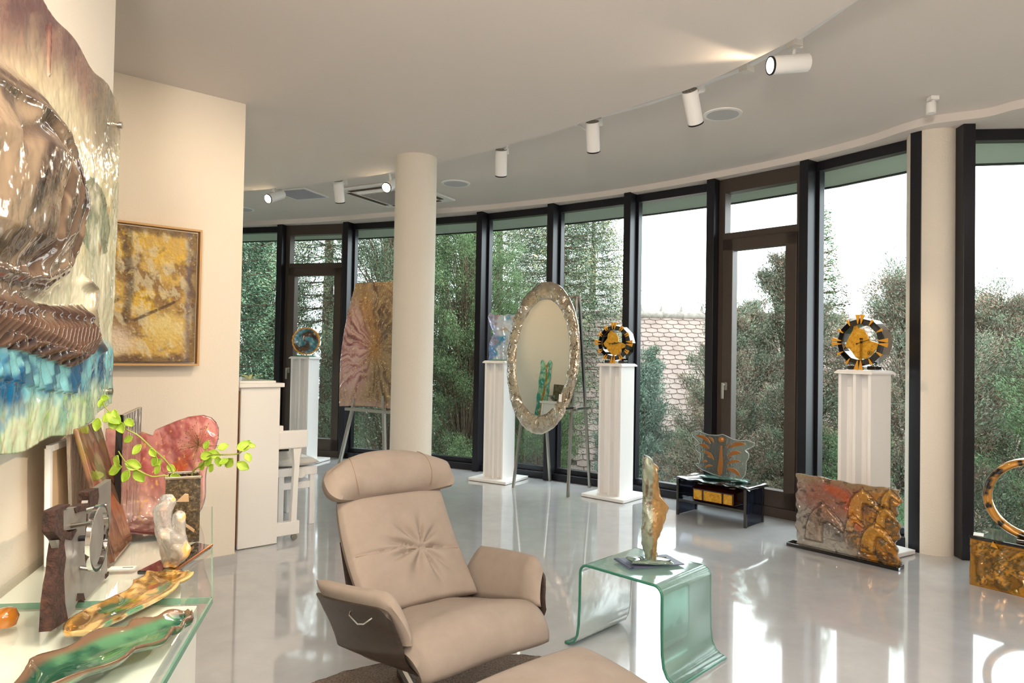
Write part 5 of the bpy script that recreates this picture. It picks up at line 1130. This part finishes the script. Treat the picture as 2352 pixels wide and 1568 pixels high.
MB().tube([rp(0, 0, -.034), rp(0, 0, -.016)], .006, 12).build('hub', m_black, rc)
lb = onz(282, 1304, TZ); lc = thing('price_card', 'tiny white price card lying on the console below the brown panel', 'label', lb, R(10))
MB().box((0, 0, .0008), (.06, .022, .0016)).build('card', D.materials['paper'], lc)
for k in range(7): MB().box((.002 + k*.0035, -.003, .0018), (.0022, .006, .0004)).build('print_mark', m_black, lc)
ab = onz(-4, 1440, TZ); at_ = thing('amber_knob', 'small amber glass piece at the left edge on the console', 'glass piece', (ab.x + .012, ab.y, TZ))
MB().lathe([(.002, 0), (.02, .004), (.024, .02), (.018, .034), (.004, .038)], 20).build('body', mat('amber_glass', rgb(206, 130, 40), .1, trans=.4, coat=1), at_, smooth=60)

# ---------------------------------------------------------------- outside: ground, house, trees
GZ = -3.2
struct(MB().box((3, 30, GZ - .1), (90, 60, .2)).build('ground', mat('garden_ground', rgb(70, 76, 52), .95, noise=([(.3, rgb(48, 54, 36)), (.7, rgb(98, 98, 74))], .8, 6))), 'garden ground far below the windows')
m_fol = mat('conifer_needles', rough=.7, attr=True, spec=.25)
m_bark = mat('bark', rgb(84, 66, 52), .95, noise=([(.3, rgb(52, 40, 32)), (.7, rgb(106, 86, 68))], 8, 5, (6, 6, 1)), bump=(18, 4, 1, .03))
def cards(C, Dr, L, Wd, base, var, rs):
    """diamond shaped sprays: centre, direction, length, width"""
    n = len(C); rnd = rs.normal(size=(n, 3)); s = np.cross(Dr, rnd); s /= np.linalg.norm(s, axis=1, keepdims=True) + 1e-9
    L = L[:, None]; Wd = Wd[:, None]
    v = np.stack([C, C + Dr*L*.45 + s*Wd, C + Dr*L, C + Dr*L*.45 - s*Wd], 1).reshape(-1, 3)
    q = np.arange(4*n).reshape(n, 4); c = np.repeat(base, 4, 0); return v, q, np.concatenate([c, np.ones((4*n, 1))], 1)
def unit(a): return a/(np.linalg.norm(a, axis=1, keepdims=True) + 1e-9)
def spruce_mesh(H, Rb, seed, dens, cols, hang=.5, z0=0.4):
    rs = np.random.default_rng(seed); C = []; Dd = []; Ls = []; Cl = []; br = MB()
    z = z0; k = 0
    while z < H - .1:
        f = (z - z0)/(H - z0); nb = 7 if f < .8 else 5
        for i in range(nb):
            a = k*1.1 + i*2*PI/nb + rs.normal()*.15; Lb = Rb*(1 - f)**.75*rs.uniform(.75, 1.1) + .10; m = max(8, int(Lb*dens*6))
            t = rs.uniform(.12, 1, m)**.8; droop = -.30*t*Lb + .22*Lb*t**3; up0 = .30*f
            sidew = rs.normal(size=m)*.16*Lb*(1 - .6*t); ca, sa = math.cos(a), math.sin(a)
            x = ca*t*Lb - sa*sidew; y = sa*t*Lb + ca*sidew; zz = z + rs.normal(size=m)*.075 + droop + up0*t*Lb
            C.append(np.stack([x, y, zz], 1)); sg = np.sign(sidew)
            d = np.stack([ca*.8 - sa*sg*.6, sa*.8 + ca*sg*.6, -.1 - hang*rs.uniform(0, 1.2, m)], 1) + rs.normal(size=(m, 3))*.35; Dd.append(unit(d))
            Ls.append(rs.uniform(.035, .075, m)); tip = (t > .8)[:, None]
            b = cols[0]*(1 - rs.uniform(0, 1, (m, 1))) + cols[1]*rs.uniform(0, 1, (m, 1)); b = np.where(tip & (rs.uniform(size=(m, 1)) < .5), cols[2], b); Cl.append(b*rs.uniform(.75, 1.2, (1, 1)))
            p = [(ca*tt*Lb*.95, sa*tt*Lb*.95, z - .30*tt*Lb*.95 + .2*Lb*tt**3 + up0*tt*Lb) for tt in (0, .35, .7, 1)]
            br.tube(p, [.018*(1 - f) + .006, .012, .007, .003], 4)
        z += .30 - .10*f; k += 1
    C = np.concatenate(C); v, q, c = cards(C, np.concatenate(Dd), np.concatenate(Ls), np.full(len(C), .005) + rs.uniform(0, .005, len(C)), np.concatenate(Cl), 0, rs)
    return v, q, c, br
def bush_mesh(H, Rb, seed, n, cols, taper=.6, fine=.10, clumps=90, brown=0):
    rs = np.random.default_rng(seed); C = []; Dd = []; Cl = []; br = MB()
    for k in range(clumps):
        f = rs.uniform(.04, 1)**.9; a = rs.uniform(0, 2*PI); r_ = Rb*(1 - taper*f**1.6)*rs.uniform(.35, 1)*(1 if f < .85 else .6)
        c = np.array([r_*math.cos(a), r_*math.sin(a), f*H]); ou = np.array([math.cos(a), math.sin(a), .75]); ou /= np.linalg.norm(ou); s_ = rs.uniform(.16, .34)*(Rb/1.0)**.4; m = int(n*7/clumps)
        t = rs.uniform(0, 1, m)[:, None]; p = c + ou*(t - .6)*s_*1.8 + rs.normal(size=(m, 3))*s_*.42*(1.1 - .7*t); C.append(p)
        Dd.append(unit(ou + np.array([0, 0, .35]) + rs.normal(size=(m, 3))*.75)); g = rs.uniform(0, 1, (m, 1)); b = cols[0]*(1 - g) + cols[1]*g
        if brown and rs.uniform() < brown*(.4 + .9*f): b = np.where(rs.uniform(size=(m, 1)) < .55, cols[2]*rs.uniform(.7, 1.2), b)
        Cl.append(b*rs.uniform(.7, 1.25)); br.tube([(0, 0, f*H*.55), tuple(c*np.array([.5, .5, .9])), tuple(c)], [.018, .012, .004], 4)
    C = np.concatenate(C); N_ = len(C); v, q, c = cards(C, np.concatenate(Dd), rs.uniform(.25, .55, N_)*fine, rs.uniform(.035, .07, N_)*fine, np.concatenate(Cl), 0, rs)
    return v, q, c, br
G1 = [nrgb(58, 82, 64), nrgb(100, 126, 100), nrgb(138, 164, 128)]; G2 = [nrgb(60, 74, 58), nrgb(104, 118, 92), nrgb(140, 140, 106)]; G3 = [nrgb(62, 84, 58), nrgb(110, 130, 88), nrgb(144, 160, 106)]
G4 = [nrgb(78, 92, 76), nrgb(128, 136, 114), nrgb(134, 112, 98)]; G5 = [nrgb(86, 106, 94), nrgb(128, 148, 130), nrgb(120, 104, 88)]; G6 = [nrgb(64, 88, 62), nrgb(108, 132, 94), nrgb(118, 98, 76)]
def tree(name, label, cat, p, data, H, tr, rz=0, sc=1, group='trees outside the windows'):
    r = thing(name, label, cat, (p[0], p[1], GZ), rz, group)
    v, q, c, br = data; f = np_mesh('foliage', v, q, m_fol, r, c, False); t = MB(); t.v = list(br.v); t.f = list(br.f)
    t.tube([(0, 0, 0), (.02, .0, H*.5), (0, 0, H*.985)], [tr, tr*.6, .012], 8); t.build('trunk', m_bark, r)
    r.scale = (sc, sc, sc); return r
def again(src, label, p, rz, sc=1):
    r = copy_tree(src); r.location = (p[0], p[1], GZ); r.rotation_euler = (0, 0, rz); r.scale = (sc, sc, sc); r['label'] = label; return r
sA = tree('spruce_tree', 'bluish spruce with pale shoot tips behind the leftmost window, nearest the piano', 'tree', (-4.75, 11.4), spruce_mesh(8.6, 1.9, 11, 62, G1, .35), 8.6, .16)
sB = tree('spruce_tree', 'tall drooping spruce behind the left door transom', 'tree', (-3.7, 13.6), spruce_mesh(11.0, 2.3, 12, 58, G2, .8), 11.0, .18)
bA = tree('cypress_tree', 'broad olive green cypress behind the pink and gold panel', 'tree', (-2.1, 11.9), bush_mesh(8.2, 1.5, 13, 42000, G2, .45, .095, 420), 8.2, .14)
sC = tree('spruce_tree', 'hanging spruce with brown cones behind the oval mirror', 'tree', (.9, 13.2), spruce_mesh(10.5, 2.4, 14, 60, G2, 1.0), 10.5, .18)
bB = tree('cypress_tree', 'yellowish green cypress between the column and the clear torso', 'tree', (-.75, 11.6), bush_mesh(7.6, 1.35, 15, 42000, G3, .45, .09, 400), 7.6, .13)
bC = tree('juniper_tree', 'tall slim juniper with brown tops just right of the door bay', 'tree', (5.05, 11.2), spruce_mesh(7.0, 1.0, 16, 70, G6, .2), 7.0, .10)
bD = tree('cypress_tree', 'cypress with brownish cones seen in the right hand glass door', 'tree', (4.25, 10.4), bush_mesh(6.0, 1.05, 17, 24000, G4, .35, .11, 210, .55), 6.0, .11)
bE = tree('cypress_tree', 'bushy cypress with brown cones behind the big gold clock', 'tree', (5.6, 9.4), bush_mesh(5.75, 1.35, 18, 30000, G4, .3, .11, 260, .5), 5.75, .12)
bF = tree('juniper_tree', 'small blue green juniper in front of the tiled roof beside the mirror clock', 'tree', (1.95, 9.9), bush_mesh(4.55, .55, 19, 13000, G5, .75, .11, 110), 4.55, .07)
bG = tree('cypress_tree', 'green cypress behind the ring sculpture at the right edge', 'tree', (6.6, 7.9), bush_mesh(5.0, 1.2, 20, 26000, G6, .4, .10, 230, .12), 5.0, .11)
again(sA, 'dark spruce filling the gap left of the far left door', (-6.9, 13.4), 2.1, 1.12)
again(sB, 'second tall drooping spruce rising behind the round column', (-1.5, 14.8), 1.3, 1.0)
again(bA, 'olive cypress half hidden behind the piano end spruce', (-5.4, 14.6), 2.4, 1.1)
again(bB, 'light green cypress low behind the clear torso and mirror easel', (.45, 11.0), 2.0, .72)
again(bE, 'low bushy cypress under the tiled roof behind the black bench', (2.75, 9.3), 1.9, .72)
again(bD, 'slim brown topped cypress at the left stile of the right hand door', (3.25, 9.9), 2.6, .88)
again(bG, 'dark green cypress low behind the horse panel', (4.2, 8.4), 1.1, .72)
again(bF, 'thin blue green juniper just right of the mirror clock plinth', (1.65, 10.8), 2.2, .92)
again(bE, 'far brownish cypress beyond the right column', (7.6, 10.6), .7, .98)
again(bD, 'low cypress behind the door handle of the right hand door', (3.55, 8.7), .6, .70)
again(sC, 'far spruce whose hanging boughs show at the right of the mirror top', (2.0, 17.0), 2.8, .95)
again(sB, 'distant spruce closing the view behind the clear torso', (-.4, 18.6), .4, 1.1)
again(sA, 'distant spruce closing the view behind the oval mirror', (1.0, 17.4), 4.0, 1.2)
# neighbouring house with its tiled roof
hx0, hx1, hy, rz_, ez, ey = 1.0, 12.0, 14.2, 2.15, -.9, 11.0
hs = thing('tiled_roof_house', 'neighbouring house with a pale scalloped tile roof beyond the trees', 'house', ((hx0 + hx1)/2, (hy + ey)/2, GZ))
o = Vector(((hx0 + hx1)/2, (hy + ey)/2, GZ))
m_tile = mat('pale_clay_tile', rgb(136, 120, 112), .85, noise=([(.3, rgb(122, 105, 97)), (.7, rgb(148, 132, 124))], 3, 6))
rows = 34; cw = .23; slope = Vector((0, ey - hy, ez - rz_)); sl_ = slope.length; sd = slope.normalized(); nrm = Vector((0, -sd.z, sd.y)) if sd.y < 0 else Vector((0, sd.z, -sd.y))
nrm = Vector((0, sd.z, -sd.y)); nrm = -nrm if nrm.z < 0 else nrm
t = MB(); nt_ = int((hx1 - hx0)/cw)
for r_ in range(rows):
    top = Vector((0, hy, rz_)) + slope*(r_/rows); Lr = sl_/rows
    for i in range(nt_):
        x = hx0 + cw*(i + (.5 if r_ % 2 else 0)); a = top + nrm*.012 - sd*.03; pts = [Vector((x, a.y, a.z)), Vector((x + cw - .012, a.y, a.z))]
        e = top + sd*Lr*.86 + nrm*.03
        pts += [Vector((x + (cw - .012)*(1 - k/6), e.y, e.z)) + sd*Lr*.22*math.sin(PI*k/6) for k in range(7)]
        t.prism([p - o for p in pts], -nrm*.022)
t.build('roof_tiles', m_tile, hs)
MB().prism([Vector((hx0, hy, rz_)) - o, Vector((hx1, hy, rz_)) - o, Vector((hx1, ey, ez)) - o, Vector((hx0, ey, ez)) - o], (0, 0, -.12)).build('roof_deck', mat('dark_roof_deck', rgb(70, 58, 52), .9), hs)  # plain dark brown deck below the tiles
MB().prism([Vector((hx0, hy, rz_)) - o, Vector((hx1, hy, rz_)) - o, Vector((hx1, hy + 3.2, ez)) - o, Vector((hx0, hy + 3.2, ez)) - o], (0, 0, -.12)).build('roof_back', m_tile, hs)
m_ridge = mat('ridge_tile', rgb(140, 132, 124), .9, noise=([(.3, rgb(116, 108, 102)), (.7, rgb(158, 150, 140))], 9, 5))
for i in range(int((hx1 - hx0)/.42)):
    x = hx0 + .42*i
    MB().lathe([(.085, 0), (.10, .40), (.115, .44)], 14, Vector((x, hy, rz_ + .02)) - o, Matrix(((0, 0, 1), (1, 0, 0), (0, 1, 0)))).build('ridge_tile', m_ridge, hs, smooth=40)
    MB().lathe([(.06, 0), (.03, .06), (.005, .14)], 8, Vector((x + .42, hy, rz_ + .10)) - o).build('ridge_knob', m_ridge, hs, smooth=40)
MB().box(Vector(((hx0 + hx1)/2, hy, (GZ + ez)/2)) - o, (hx1 - hx0 - .4, 5.2, ez - GZ - .1)).build('house_wall', mat('house_wall', rgb(206, 196, 180), .9), hs)
